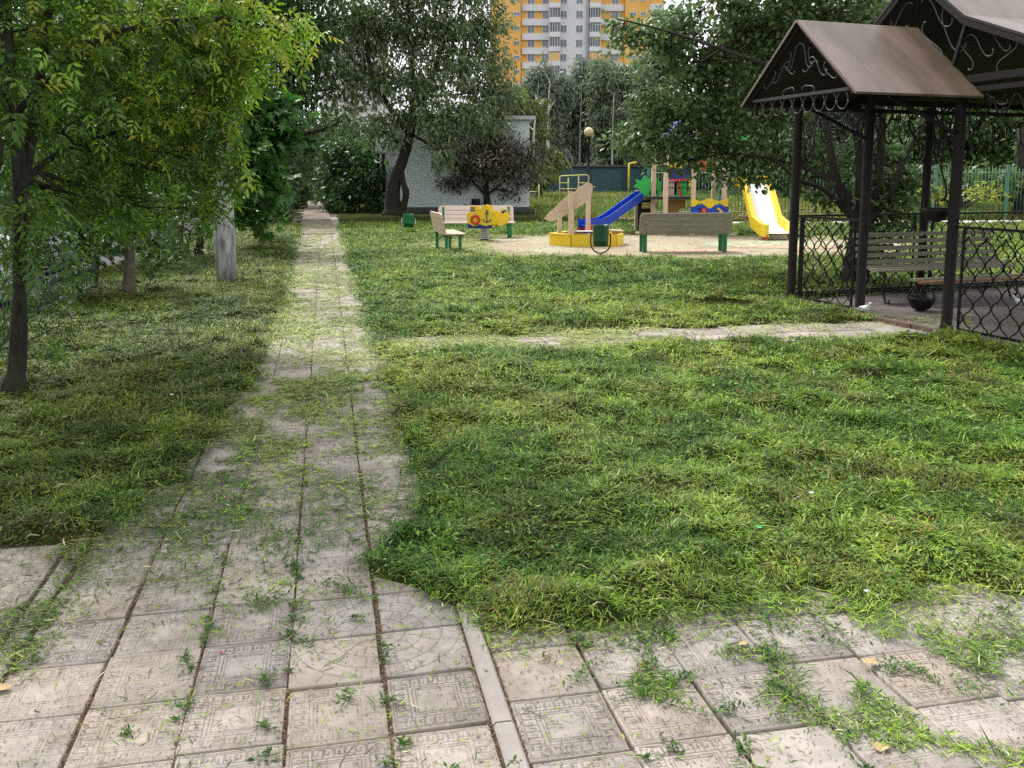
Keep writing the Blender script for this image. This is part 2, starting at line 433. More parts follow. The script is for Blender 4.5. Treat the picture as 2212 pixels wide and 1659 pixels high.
tag(kb.build('kerb'), kind='structure')

# playground surface, road, pale path
pg_ = MB(); n = 90; vs = []
for i in range(n):
    a = 2 * pi * i / n; rr = 1.06 + .03 * sin(5 * a) + .02 * sin(11 * a); vs.append((3.6 + 6.1 * rr * cos(a), 21.3 + 4.1 * rr * sin(a), -.004))
pg_.add(vs, [tuple(range(n))], M_SAND)
def mark(cx, cy, rx, ry, z, m):
    k = 40; pg_.add([(cx + rx * cos(2 * pi * i / k) * (1 + .15 * sin(3 * i)), cy + ry * sin(2 * pi * i / k) * (1 + .15 * sin(3 * i)), z) for i in range(k)], [tuple(range(k))], m)
M_RUBR = mat('rubber_red', (.42, .2, .14), .95, .2, 12, .2, 60, col2=(.5, .385, .27), c2scale=5, c2lo=.4, c2hi=.6)
M_RUBG = mat('rubber_green', (.16, .25, .15), .95, .2, 12, .2, 60, col2=(.45, .4, .28), c2scale=4, c2lo=.4, c2hi=.6)
mark(6.3, 21.3, 1.9, 1.2, .0, M_RUBG); mark(6.6, 20.6, 1.6, .45, .004, M_RUBR); mark(-.75, 22.4, .42, .3, .0, M_RUBR); mark(-.2, 23.0, .7, .3, -.0005, M_RUBG); mark(4.1, 19.5, 1.2, .4, .0, M_RUBR)
tag(pg_.build('playground_surface'), kind='structure')
rd = MB(); rd.add([qp(-24, -10, -.02), qp(-3.7, -10, -.02), qp(-3.7, 90, -.02), qp(-24, 90, -.02)], [(0, 1, 2, 3)], M_ASPH)
kk = MB()
tag(rd.build('road'), kind='structure')
pp = MB()
a = gp(1150, 458); b = gp(1330, 487); c = gp(1700, 470); d = gp(2300, 474)
def ribbon(mb, A, B, wd, z, m):
    A, B = Vector(A), Vector(B); nn = (B - A).cross(Vector((0, 0, 1))).normalized() * wd / 2
    mb.add([A - nn + Vector((0, 0, z)), A + nn + Vector((0, 0, z)), B + nn + Vector((0, 0, z)), B - nn + Vector((0, 0, z))], [(0, 1, 2, 3)], m)
M_PALE = mat('pale_paving', (.5, .48, .47), .9, .1, 3, .2, 20)
ribbon(pp, gp(1500, 484), gp(1148, 457), .7, .03, M_PALE); ribbon(pp, gp(1500, 484), gp(2600, 478), 1.5, .034, M_PALE)
ribbon(pp, gp(2000, 436), gp(2500, 430), 4, .03, mat('red_earth', (.42, .25, .19), .95, .15, 6))
ribbon(pp, qp(-.45, 25.5), qp(-.9, 80), 1.35, .02, mat('trodden_earth', (.22, .17, .14), .95, .25, 2, .4, 20, col2=(.12, .1, .06), c2scale=.8))
tag(pp.build('path'), kind='structure')

# ---------------------------------------------------------------- GRASS (numpy blades)
def blades(n_target, Xs, Ys, Zs, length, width, elev, yaw, bend, cols, name, label, lift=0.0):
    n = len(Xs); L = length; ce, se = np.cos(elev), np.sin(elev)
    d0 = np.stack([np.cos(yaw) * ce, np.sin(yaw) * ce, se], -1)
    e2 = elev - bend; y2 = yaw + R.normal(0, .5, n)
    d1 = np.stack([np.cos(y2) * np.cos(e2), np.sin(y2) * np.cos(e2), np.sin(e2)], -1)
    side = np.stack([-np.sin(yaw), np.cos(yaw), R.normal(0, .35, n)], -1); side /= np.linalg.norm(side, axis=1)[:, None]
    P0 = np.stack([Xs, Ys, Zs], -1); P1 = P0 + d0 * (L * .5)[:, None]; P2 = P1 + d1 * (L * .5)[:, None]
    lo = Zs - .004
    P1[:, 2] = np.maximum(P1[:, 2], lo); P2[:, 2] = np.maximum(P2[:, 2], lo)
    hw = (width / 2)[:, None]
    V = np.empty((n, 5, 3)); V[:, 0] = P0 - side * hw * .7; V[:, 1] = P0 + side * hw * .7; V[:, 2] = P1 - side * hw; V[:, 3] = P1 + side * hw; V[:, 4] = P2
    b = (np.arange(n) * 5)[:, None]
    q = b + np.array([[0, 1, 3, 2]]); t = b + np.array([[2, 3, 4]])
    C = np.repeat(cols[:, None, :], 5, 1)
    o = npmesh(name, V.reshape(-1, 3), [q, t], C.reshape(-1, 3), M_GRASS)
    return tag(o, label, 'grass', kind='stuff')

T_SIMPLE = (np.array([[0, 0, 0], [-.27, .42, .09], [0, 1, -.06], [.27, .42, .09]]), [(0, 3, 2), (0, 2, 1)])
T_OVAL = (np.array([[0, 0, 0], [-.34, .35, .1], [-.26, .7, .06], [0, 1, -.04], [.26, .7, .06], [.34, .35, .1]]), [(0, 5, 4, 3), (0, 3, 2, 1)])
T_LONG = (np.array([[0, 0, 0], [-.19, .4, .06], [0, 1, -.1], [.19, .4, .06]]), [(0, 3, 2), (0, 2, 1)])
def _pinnate():
    V, F = [], []
    for (y, a, l) in [(.15, 1.0, .48), (.15, -1.0, .48), (.45, .8, .5), (.45, -.8, .5), (.72, 0.02, .55)]:
        o = len(V); c, s_ = cos(a), sin(a)
        for (x, yy, z) in [(0, 0, 0), (-.17, .4, .06), (-.1, .72, .02), (0, 1, -.12), (.12, .66, .02), (.17, .4, .06)]:
            X, Y = x * l, yy * l; V.append((X * c + Y * s_, y + Y * c - X * s_, z * l - abs(a) * .12 * yy * l))
        F += [(o, o + 5, o + 4, o + 3), (o, o + 3, o + 2, o + 1)]
    return np.array(V), F
T_PINN = _pinnate()
def _maple():
    pts = [(0, 0)]; spec = [(-2.2, .45), (-1.65, .28), (-1.25, .8), (-.85, .42), (-.6, .75), (-.35, .5), (0, 1.0), (.35, .5), (.6, .75), (.85, .42), (1.25, .8), (1.65, .28), (2.2, .45)]
    V = [(0, 0, 0)] + [(sin(a) * r * .62, .25 + cos(a) * r * .72, -.12 * r * r + .05) for a, r in spec]
    F = [(0, i + 1, i) for i in range(1, len(V) - 1)]
    return np.array(V, float), F
T_MAPLE = _maple()

def leaf_mesh(name, P, D, size, cols, tmpl, parent, loc, m=None, roll=.8):
    n = len(P); D = D / np.linalg.norm(D, axis=1)[:, None]
    up = np.stack([R.normal(0, roll * .6, n), R.normal(0, roll * .6, n), np.ones(n)], -1)
    x = np.cross(D, up); x /= np.maximum(np.linalg.norm(x, axis=1), 1e-6)[:, None]; z = np.cross(x, D)
    T, Fs = tmpl; k = len(T)
    V = P[:, None, :] + size[:, None, None] * (x[:, None, :] * T[None, :, 0:1] + D[:, None, :] * T[None, :, 1:2] + z[:, None, :] * T[None, :, 2:3])
    b = (np.arange(n) * k)[:, None]; FF = []
    for ln in sorted({len(f) for f in Fs}):
        fs = np.array([f for f in Fs if len(f) == ln]); FF.append((b[:, :, None] + fs[None]).reshape(-1, ln))
    C = np.repeat(cols[:, None, :], k, 1).reshape(-1, 3)
    return npmesh(name, V.reshape(-1, 3) - np.array(loc)[None], FF, C, m or M_LEAF, parent)

def pick(pal, n, spread=.2):
    pal = np.array(pal); return pal[R.integers(0, len(pal), n)] * R.uniform(1 - spread, 1 + spread, n)[:, None]

T_SPRIG = (np.array([[0, 0, 0], [-.17, .4, .1], [0, 1, .1], [.17, .4, .1]]), [(0, 3, 2), (0, 2, 1)])

def sample_ground(n, y0, y1, a, lat=.66, pad=1.2):
    u = R.random(n); k = 1 - a + 1   # density ~ Y^-a, width ~ Y  -> pdf Y^(1-a)
    e = 2 - a
    Y = (y0 ** e + u * (y1 ** e - y0 ** e)) ** (1 / e)
    X = (R.random(n) * 2 - 1) * (pad + Y * lat)
    return X, Y

PAL = np.array([[.06, .135, .012], [.115, .225, .018], [.18, .305, .026], [.27, .385, .04], [.36, .38, .08], [.22, .18, .05], [.035, .075, .014], [.50, .52, .26]])
def grass_cols(X, Y, rng=R):
    a = vn(X, Y, .9, 21); b = vn(X, Y, .3, 22); c = vn(X, Y, 3.0, 23)
    n = len(X); r = rng.random(n)
    t = .42 * r + .28 * a + .2 * b + .1 * c
    i = np.clip(((t - .18) / .62) * 4.6, 0, 4.2).astype(int)
    col = PAL[i].copy()
    dry = (vn(X, Y, .35, 31) > .72) & (rng.random(n) < .3); col[dry] = PAL[5]
    dk = rng.random(n) < .16; col[dk] = PAL[6]
    pl = rng.random(n) < .03; col[pl] = PAL[7]
    deep = (vn(X, Y, .6, 33) > .66) & (rng.random(n) < .5); col[deep] = PAL[0] * [.8, 1.05, 1.5]
    q_ = X * CP + Y * SP; col[q_ < -.55] *= [.86, .78, .95]      # tree shade left of the path put into the blade colour, over drier cuttings
    return col * rng.uniform(.6, 1.3, n)[:, None]

def make_lawn():
    N = 1900000
    X, Y = sample_ground(N, 2.2, 30, 1.55)
    m = lawn_mask(X, Y)
    q = X * CP + Y * SP; p = -X * SP + Y * CP
    pit = np.clip((vn(X, Y, .075, 71) * .55 + vn(X, Y, .19, 72) * .45 - .36) * 8, .38, 1)
    keep = R.random(N) < m * pit
    X, Y, m, q = X[keep], Y[keep], m[keep], q[keep]; n = len(X)
    far = (Y / 3) ** .55
    heap = vn(X, Y, .24, 5)
    L = R.uniform(.018, .052, n) * far * np.where(R.random(n) < .08, 1.7, 1)
    W = R.uniform(.0026, .0060, n) * (Y / 3) ** .62
    flow = vn(X, Y, .8, 41) * 2 * pi * 1.5
    yaw = np.where(R.random(n) < .55, flow + R.normal(0, .55, n), R.random(n) * 2 * pi)
    lie = R.random(n) < .34; yaw = np.where(lie, (vn(X, Y, .35, 43) - .5) * 4.5 + R.normal(0, .55, n) + pi * (R.random(n) < .5), yaw)
    L = np.where(lie, L * R.uniform(1.1, 1.9, n), L); W = np.where(lie, W * .85, W)
    el = R.normal(.18, .28, n); up = R.random(n) < .12; el[up] = R.uniform(.8, 1.4, up.sum())
    L[up] *= .7
    Z = lawn_h(X, Y, m) + R.random(n) * .012 + heap * .012
    cl = .66 + .58 * np.clip((vn(X, Y * .8, .14, 91) * .6 + vn(X, Y * .7, .33, 92) * .4 - .25) / .5, 0, 1)     # darker and paler patches of blade colour from noise
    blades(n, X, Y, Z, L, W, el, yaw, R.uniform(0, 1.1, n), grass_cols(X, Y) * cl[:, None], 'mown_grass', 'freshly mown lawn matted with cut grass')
make_lawn()

def make_clippings():
    # on the hard path surfaces
    N = 2400000
    X, Y = sample_ground(N, 2.1, 30, 1.7)
    m = lawn_mask(X, Y)
    q = X * CP + Y * SP; p = -X * SP + Y * CP
    nz = vn(X, Y, .35, 51) * .6 + vn(X, Y, .13, 52) * .4
    onpath = (q > -1.15) & (q < .5)
    base = np.interp(p, [2.0, 3.0, 3.7, 4.6, 5.5, 7.2, 8.0, 8.9, 9.8, 12, 16, 30], [.005, .015, .06, .13, .18, .30, .18, .12, .34, .28, .22, .16])
    base = base * (1 + 1.2 * np.clip(-.05 - q, 0, .6) * (p > 4)); d = np.where(onpath, base * np.clip((nz - .30) * 3.4, .05, 1.6), 0)
    # heap across path at p~6.8
    d = np.where(onpath & (abs(p - 6.9 - .15 * q) < .28), np.maximum(d, .8 * (nz > .42)), d)
    plaza = (q >= .5) & (p < 3.2)
    edge = np.clip(1 - (3.0 - p) / .35, 0, 1)
    dl = np.where(plaza, .005 + .30 * edge ** 2 + .28 * (vn(X, Y, .22, 55) > .72) * (q > .8), 0)
    diag = np.abs((q - 1.05) - (3.0 - p) * -.0 - (3.0 - p) * .55)
    dl = np.where(plaza & (q < 2.3), np.maximum(dl, .26 * np.clip(1 - np.abs(q - .95 - (3.0 - p) * .75 + .12 * np.sin(p * 9)) / .13, 0, 1) * (nz > .38)), dl)
    dl = np.where(plaza & (q > 2.0), np.maximum(dl, .30 * np.clip(1 - np.abs(p - 2.55 + (q - 2.0) * .25) / .35, 0, 1) * (nz > .4)), dl)
    left = (q <= -1.0) & (p > 3.0) & (p < 4.3)
    dlf = np.where(left, .03 + .22 * (nz > .58), 0)
    br = (p > 7.8) & (p < 9.1) & (q >= .5)
    db = np.where(br, np.interp(q, [.5, 2.5, 3.6, 6], [.62, .42, .22, .08]) * np.clip((nz - .25) * 3, 0, 1.3), 0)
    sand = (((X - 3.6) / 6.1) ** 2 + ((Y - 21.3) / 4.1) ** 2) < 1.1
    rs2 = np.sqrt(((X - 3.6) / 6.1) ** 2 + ((Y - 21.3) / 4.1) ** 2); lf = np.where(sand, np.maximum(np.clip(-.3 - X * .9, 0, .5) * (X < 1), np.clip((rs2 - .72) * 1.6, 0, .45) * (nz > .45)) + .012, 0)
    d = np.maximum.reduce([d, dl, dlf, db, lf])
    keep = (R.random(N) < np.clip(d, 0, 1)) & (m < .6)
    X, Y = X[keep], Y[keep]; n = len(X); far = (Y / 3) ** .5
    L = R.uniform(.015, .06, n) * far; lg = R.random(n) < .06; L[lg] *= 2.2
    W = R.uniform(.0028, .0065, n) * (Y / 3) ** .6
    heapz = np.clip(vn(X, Y, .2, 56) - .4, 0, 1) * .03
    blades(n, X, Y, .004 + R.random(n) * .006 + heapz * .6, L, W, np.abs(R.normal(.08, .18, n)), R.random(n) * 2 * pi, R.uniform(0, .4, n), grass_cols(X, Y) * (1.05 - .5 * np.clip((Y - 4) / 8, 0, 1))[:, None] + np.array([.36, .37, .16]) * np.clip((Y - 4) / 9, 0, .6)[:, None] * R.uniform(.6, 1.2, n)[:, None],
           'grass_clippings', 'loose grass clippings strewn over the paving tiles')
    # fine debris specks
    N = 60000
    X, Y = sample_ground(N, 2.1, 9, 1.6); q = X * CP + Y * SP; p = -X * SP + Y * CP
    hard = (lawn_mask(X, Y) < .5)
    X, Y = X[hard], Y[hard]; n = len(X)
    cols = np.array([[.05, .075, .03], [.10, .12, .05], [.04, .035, .03], [.16, .11, .06]])[R.integers(0, 4, n)] * R.uniform(.7, 1.2, n)[:, None]
    blades(n, X, Y, np.full(n, .0035), R.uniform(.004, .018, n) * (Y / 3) ** .4, R.uniform(.0012, .0032, n) * (Y / 3) ** .5, np.abs(R.normal(.05, .1, n)), R.random(n) * 2 * pi, R.uniform(0, .3, n), cols,
           'fine_debris', 'fine dry bits of grass and seed on the paving')
    # plantain-like tufts on tiles and weeds growing in the gaps
    spots = []
    for _ in range(110):
        q_ = random.uniform(-1.0, 4.2); p_ = random.uniform(1.9, 3.6) if q_ > .5 else random.uniform(1.9, 6)
        if random.random() < .6: q_ = random.choice([-1.05, -.455, -.158, .145, .43, .82, 1.12, 1.42]) + random.gauss(0, .01)
        spots.append((q_, p_, random.uniform(.008, .04)))
    for (px, py, r_) in [(740, 1275, .1), (760, 1285, .07), (560, 1310, .07), (585, 1300, .06), (640, 1225, .06), (575, 1478, .04), (745, 1515, .05), (655, 1392, .035), (770, 1340, .035), (270, 1590, .03), (1060, 1355, .06), (870, 1612, .03), (575, 1640, .03), (575, 1575, .03), (840, 1520, .03), (1120, 1330, .09), (1230, 1345, .07), (1300, 1330, .07),
                        (1340, 1400, .08), (1400, 1440, .09), (1420, 1390, .08), (1480, 1470, .07), (1440, 1520, .08), (1370, 1500, .08), (1560, 1540, .06), (1690, 1360, .08), (1800, 1390, .1), (1700, 1500, .07), (1960, 1450, .09), (2080, 1490, .09), (1260, 1460, .07), (1210, 1290, .1)]:
        v = gp(px, py); spots.append((v.x * CP + v.y * SP, -v.x * SP + v.y * CP, r_))
    P_, D_, S_ = [], [], []
    for q_, p_, r_ in spots:
        k = int(7 + r_ * 750); v = qp(q_, p_); an0 = random.uniform(0, pi); asp = random.uniform(.25, .8)
        u = R.normal(0, r_ * .62, k); w_ = R.normal(0, r_ * .62 * asp, k)
        x = v.x + u * cos(an0) - w_ * sin(an0); y = v.y + u * sin(an0) + w_ * cos(an0)
        P_.append(np.stack([x, y, .004 + R.random(k) * min(.018, r_ * .35)], -1)); D_.append(np.stack([R.normal(0, 1, k), R.normal(0, 1, k), np.abs(R.normal(.1, .3, k))], -1)); S_.append(R.uniform(.012, .03, k))
    P_ = np.concatenate(P_); D_ = np.concatenate(D_); S_ = np.concatenate(S_)
    o = leaf_mesh('weed_sprigs', P_, D_, S_, pick([(.03, .085, .015), (.05, .13, .02), (.09, .18, .03), (.13, .2, .05)], len(P_)), T_SPRIG, None, (0, 0, 0), M_GRASS)
    tag(o, 'small green sprigs scattered on the near paving', 'weeds', kind='stuff')
    # broad leaved weeds and clover in the lawn
    N = 130000
    X, Y = sample_ground(N, 2.3, 20, 1.7); m = lawn_mask(X, Y); q = X * CP + Y * SP
    patch = vn(X, Y, .33, 81) * .7 + vn(X, Y, 1.3, 82) * .3
    k = (m > .5) & (patch > .56 + .1 * (q < -.5)) & (R.random(N) < .6); X, Y, m = X[k], Y[k], m[k]; n = len(X)
    Z = lawn_h(X, Y, m) + R.uniform(.012, .035, n)
    D = np.stack([R.normal(0, 1, n), R.normal(0, 1, n), R.normal(.15, .45, n)], -1)
    c_ = pick([(.06, .15, .018), (.09, .21, .025), (.14, .27, .035), (.2, .32, .05)], n, .3)
    o = leaf_mesh('lawn_weeds', np.stack([X, Y, Z], -1), D, R.uniform(.012, .032, n) * (Y / 3) ** .5, c_, T_SIMPLE, None, (0, 0, 0), M_GRASS)
    tag(o, 'low broad leaved weeds and clover among the mown grass', 'weeds', kind='stuff')
    # reddish seed litter in the joints of the near paving
    N = 16000
    line = np.array([-1.05, -.755, -.459, -.161, .142, .432, .503])[R.integers(0, 7, N)]; q = line + R.normal(0, .005, N); p = R.uniform(1.9, 6, N); odd = R.random(N) < .25
    X = q * CP - p * SP; Y = q * SP + p * CP
    blades(N, X, Y, np.full(N, -.004) + R.random(N) * .006, R.uniform(.004, .012, N), R.uniform(.002, .005, N), np.abs(R.normal(.2, .3, N)), R.random(N) * 2 * pi, R.uniform(0, .3, N),
           np.array([[.16, .075, .045], [.22, .12, .07], [.09, .05, .03], [.28, .18, .1]])[R.integers(0, 4, N)], 'joint_litter', 'reddish brown seed litter in the paving joints')
make_clippings()

def make_meadow():
    N = 150000
    X, Y = sample_ground(N, 26, 84, 1.7, .62, 2)
    k = (X > -2.2 + (Y - 41) * 0) & ~((Y < 48) & (X < 1.0)) & (vn(X, Y, 2.5, 61) + R.random(N) * .7 > .45)
    pal = (np.abs(Y - 31) > 1.3) | (X < 3)
    d = (X - 3.6) ** 2 / 6.3 ** 2 + (Y - 21.3) ** 2 / 4.4 ** 2 > 1
    k &= pal & d & ((Y > 32.8) | (R.random(N) < .25))
    X, Y = X[k], Y[k]; n = len(X)
    c = vn(X, Y, 4, 62); cols = np.where((c + R.random(n) * .35 > .85)[:, None], np.array([[.30, .27, .06]]), np.where((R.random(n) < .5)[:, None], np.array([[.11, .19, .03]]), np.array([[.17, .27, .045]])))
    L = R.uniform(.2, .55, n) * np.where(Y < 32.8, .4, 1)
    blades(n, X, Y, np.full(n, -.03), L, R.uniform(.02, .05, n) * (Y / 40), R.uniform(.9, 1.5, n), R.random(n) * 2 * pi, R.uniform(.1, .7, n), cols * R.uniform(.7, 1.25, n)[:, None],
           'meadow_grass', 'tall yellowish meadow grass beyond the playground')
make_meadow()

# ---------------------------------------------------------------- LEAVES AND TREES
def tree(name, label, cat, base, trunks, lobes, leaf=.08, dens=1.0, k=22, crad=.22, tmpl=T_SIMPLE, pal=None, group=None, bark=None, droop=.4, limbs=True, tips=None, twigs=5, twr=.012, shell=.5, limb_r=.05, weep=0, limb_min=0.0):
    """base (x,y); trunks: [(points, radius0, radius1)] in world; lobes: (px,py,Y,rx_px,rz_px[,ry_m])"""
    base = Vector((base[0], base[1], 0)); t = thing(name, label, cat, base, 0, group)
    bark = bark or M_BARK; mb = MB(); tp = []
    for pts, r0, r1 in trunks:
        pts = [Vector(p) for p in pts]; dense = []
        for i in range(len(pts) - 1):
            for j in range(4):
                u = j / 4; a = pts[max(i - 1, 0)]; b_ = pts[i]; c_ = pts[i + 1]; d_ = pts[min(i + 2, len(pts) - 1)]
                dense.append(.5 * ((2 * b_) + (-a + c_) * u + (2 * a - 5 * b_ + 4 * c_ - d_) * u * u + (-a + 3 * b_ - 3 * c_ + d_) * u ** 3))
        dense.append(pts[-1]); K = len(dense)
        rs = [(r0 + (r1 - r0) * (i / (K - 1))) * (1 + (.75 * math.exp(-max(dense[i].z, 0) / (r0 * 2.2)) if dense[0].z < .1 else 0)) * random.uniform(.9, 1.1) for i in range(K)]
        mb.tube([p - base for p in dense], rs, bark, 9); tp += [(p, r) for p, r in zip(dense, rs)]
    Pc, Pr = [], []
    for lb in lobes:
        px, py, Y, rx, rz = lb[:5]; c = at(px, py, Y); s_ = Y / 1950; RX, RZ = rx * s_, rz * s_; RY = lb[5] if len(lb) > 5 else RX * .9
        nc = max(6, int(dens * (RX * RZ * RY) ** (2 / 3) * 9 * FOL / (min(crad, .25 + .25 * crad) / .25) ** 2))
        v = R.normal(0, 1, (nc, 3)); v /= np.linalg.norm(v, axis=1)[:, None]; r = R.random(nc) ** shell
        # uneven outline
        bump = .75 + .45 * (vn(v[:, 0] * 3 + c.x, v[:, 2] * 3 + v[:, 1] * 2 + c.z, 1.0, 71))
        q = v * r[:, None] * bump[:, None] * np.array([RX, RY, RZ]) + np.array(c)
        q = q[q[:, 2] > .15]; Pc.append(q); Pr.append(np.repeat(np.array(c)[None], len(q), 0))
        if limbs and tp:
            cand = [(p, rr) for p, rr in tp if p.z < c.z + .3 and p.z > limb_min] or [(p, rr) for p, rr in tp if p.z > limb_min] or tp
            p0, rr = min(cand, key=lambda a_: (a_[0] - c).length + abs(a_[0].z - (c.z - .5 * (a_[0] - c).length)) * .6)
            mid = (p0 + c) / 2 + Vector((random.gauss(0, .12), random.gauss(0, .12), -.08)) * (p0 - c).length * .8
            P = [p0 * (1 - u) ** 2 + mid * 2 * u * (1 - u) + c * u * u for u in np.linspace(0, 1, 8)]
            lr = min(rr * .75, limb_r)
            mb.tube([p - base for p in P], [lr * (1 - .75 * u) for u in np.linspace(0, 1, 8)], bark, 6)
            if len(q):
                for i in R.choice(len(q), min(len(q), twigs), replace=False):
                    e = Vector(q[i]); u0 = random.uniform(.4, 1); s0 = p0 * (1 - u0) ** 2 + mid * 2 * u0 * (1 - u0) + c * u0 * u0
                    m_ = (s0 + e) / 2 + Vector((random.gauss(0, .06), random.gauss(0, .06), random.gauss(0, .06))) * (e - s0).length
                    mb.tube([s0 - base, m_ - base, e - base], [twr, twr * .7, twr * .3], bark, 4)
    mb.build('trunk', t)
    Q = np.concatenate(Pc); QR = np.concatenate(Pr); nc = len(Q)
    kk_ = R.poisson(k, nc) + 2; idx = np.repeat(np.arange(nc), kk_); n = len(idx)
    off = R.normal(0, crad * .5, (n, 3)); off[:, 2] *= .75
    if weep: off[:, 2] = -np.abs(R.normal(0, weep, n)); off[:, :2] *= .5
    P = Q[idx] + off
    out = (P - QR[idx]); out /= np.maximum(np.linalg.norm(out, axis=1), .05)[:, None]
    D = out * .5 + R.normal(0, .55, (n, 3)); D[:, 2] -= droop
    pal = pal or [(.03, .075, .015), (.045, .1, .02), (.06, .12, .025)]
    cc = np.array(pal)[R.integers(0, len(pal), nc)] * R.uniform(.75, 1.25, nc)[:, None]
    col = cc[idx] * .6 + pick(pal, n) * .4
    if tips is not None:
        f, tp_col = tips; tm = np.clip(f(P), 0, 1) > R.random(n); col[tm] = pick(tp_col, tm.sum())
    leaf_mesh('crown', P, D, leaf * R.uniform(.7, 1.3, n), col, tmpl, t, base)
    return t

FOL = 10.0
G1 = [(.04, .10, .012), (.065, .15, .018), (.1, .2, .025), (.03, .07, .012)]
YG = [(.26, .42, .03), (.34, .46, .04), (.2, .38, .03), (.46, .46, .05), (.24, .42, .04)]
DK = [(.05, .1, .03), (.075, .145, .04), (.11, .19, .06)]
GREY = [(.15, .205, .14), (.19, .25, .17), (.24, .30, .19), (.115, .165, .115)]  # far grey greens, distance haze put into the leaf colour

# big near tree on the left
b1 = gp(25, 850); B1 = (b1.x, b1.y)
def tipf(P):
    return np.clip((P[:, 0] + 3.6 + (P[:, 2] - 1.6) * .35) * .48 - .12, 0.02, .95) * np.clip((P[:, 2] - 1.0) / 1.3, .0, 1)
tree('maple_tree', 'large leaning tree with yellow green drooping leaves, nearest on the left', 'tree', B1,
     [([b1, at(38, 780, 6.55), at(42, 620, 6.6), at(42, 380, 6.7), at(20, 150, 6.8), at(0, -150, 6.9)], .06, .038),
      ([at(45, 420, 6.7), at(80, 200, 7.0), at(105, 20, 7.2), at(120, -200, 7.4)], .05, .03),
      ([at(42, 400, 6.7), at(130, 330, 7.2), at(290, 270, 7.8), at(420, 200, 8.3)], .028, .012),
      ([at(30, 250, 6.8), at(200, 90, 7.2), at(430, 40, 7.8), at(600, 60, 8.2)], .03, .01),
      ([at(-40, 760, 6.0), at(-30, 500, 6.2), at(0, 300, 6.3)], .05, .03)],
     [(60, 60, 7, 150, 130), (180, 120, 7.4, 150, 130), (300, 60, 7.6, 150, 120), (430, 50, 8, 120, 80), (560, 60, 8.2, 62, 34, .4), (620, 70, 8.3, 26, 18, .25), (300, 210, 7.8, 150, 110), (420, 170, 8.2, 95, 90), (120, 260, 7.2, 160, 120), (455, 270, 8.4, 60, 60, .5),
      (430, 350, 8.5, 80, 50, .5), (300, 340, 8, 130, 80), (470, 385, 8.6, 40, 24, .3), (160, 380, 8, 130, 80), (40, 430, 7, 80, 90), (330, 430, 8.6, 80, 40, .5), (0, 180, 6.4, 100, 200), (480, 130, 8.1, 60, 60, .5),
      (480, 230, 8.6, 50, 70, .4), (60, 480, 6.35, 80, 55, .22), (130, 420, 7.0, 90, 50, .4), (220, 450, 8.0, 80, 40, .4), (420, 450, 8.6, 50, 22, .3), (520, 150, 8.5, 40, 60, .4), (400, 110, 7.8, 90, 80, .4), (475, 320, 8.6, 45, 60, .4), (490, 60, 8.3, 50, 60, .4), (485, 150, 8.3, 50, 60, .4), (-50, -150, 7, 300, 150), (-150, -500, 7, 450, 260), (250, -350, 7.4, 350, 200), (500, -200, 8, 150, 120), (-500, -100, 6, 300, 300), (-700, 300, 5, 260, 260), (100, -800, 7, 500, 250), (470, 110, 8.2, 55, 50, .4), (500, 20, 8.2, 60, 40, .4), (380, 280, 8.4, 90, 60), (220, 330, 7.8, 120, 80)],  # lobes beyond the frame added so the crown shades the left lawn
     leaf=.155, dens=1.35, k=7, crad=.26, tmpl=T_PINN, pal=[(.06, .14, .014), (.1, .2, .02), (.14, .25, .025), (.045, .1, .014)], droop=.75, tips=(tipf, YG), twigs=9, twr=.006, shell=.6, limb_r=.018, limb_min=1.55)

# understorey on the left strip
bl0 = gp(20, 790)
tree('shrub', 'leafy dark suckers at the foot of the near big tree', 'bush', (bl0.x - .2, bl0.y + .1), [([(bl0.x - .2, bl0.y + .1, 0), (bl0.x - .15, bl0.y + .1, .5)], .02, .01)], [(25, 690, 6.9, 40, 50, .3), (80, 770, 6.9, 32, 32, .25), (5, 600, 7.0, 50, 60, .35), (150, 690, 8.5, 40, 30, .3), (30, 520, 8.5, 70, 40, .4), (110, 600, 9, 45, 35, .4), (50, 560, 6.5, 40, 50, .2), (120, 540, 8.8, 70, 40, .4), (70, 640, 8.8, 40, 40, .3)], leaf=.09, dens=.8, k=8, crad=.2, tmpl=T_PINN, pal=G1, twr=.004, limb_r=.01)

def sapling(px, py, top, lobes, label, r=.05, pal=None, leaf=.09, tmpl=T_SIMPLE, dens=1.2, kw=None, name='young_tree'):
    b = gp(px, py); Y = b.y
    pts = [b, at(px + 3, (py + top) / 2 + 20, Y), at(px - 2, top, Y)]
    return tree(name, label, 'tree', (b.x, b.y), [(pts, r, r * .5)], lobes, leaf=leaf, dens=dens, tmpl=tmpl, pal=pal or G1, twr=.006, limb_r=.016, **(kw or dict(k=12, crad=.25)))
sapling(278, 640, 380, [(260, 400, 12, 90, 70), (330, 460, 12.2, 70, 60), (200, 470, 11.8, 80, 60), (290, 330, 12, 90, 60), (330, 560, 12.5, 45, 35, .4), (210, 540, 12.2, 50, 40, .4), (150, 330, 12, 160, 80), (120, 430, 11.6, 110, 50), (300, 430, 12.4, 90, 50)], 'slim grey trunked young tree between the big tree and the pole', .075, leaf=.1, tmpl=T_MAPLE, kw=dict(k=12, crad=.25, bark=M_BARKL))
sapling(430, 555, 380, [(420, 430, 17, 70, 45), (440, 370, 17, 70, 50), (380, 480, 17.5, 40, 35), (450, 500, 17.5, 35, 30), (400, 430, 17, 60, 40), (340, 440, 17.5, 60, 50), (400, 540, 17.5, 40, 20, .5)], 'thin dark young tree just left of the concrete pole', .07, leaf=.11)
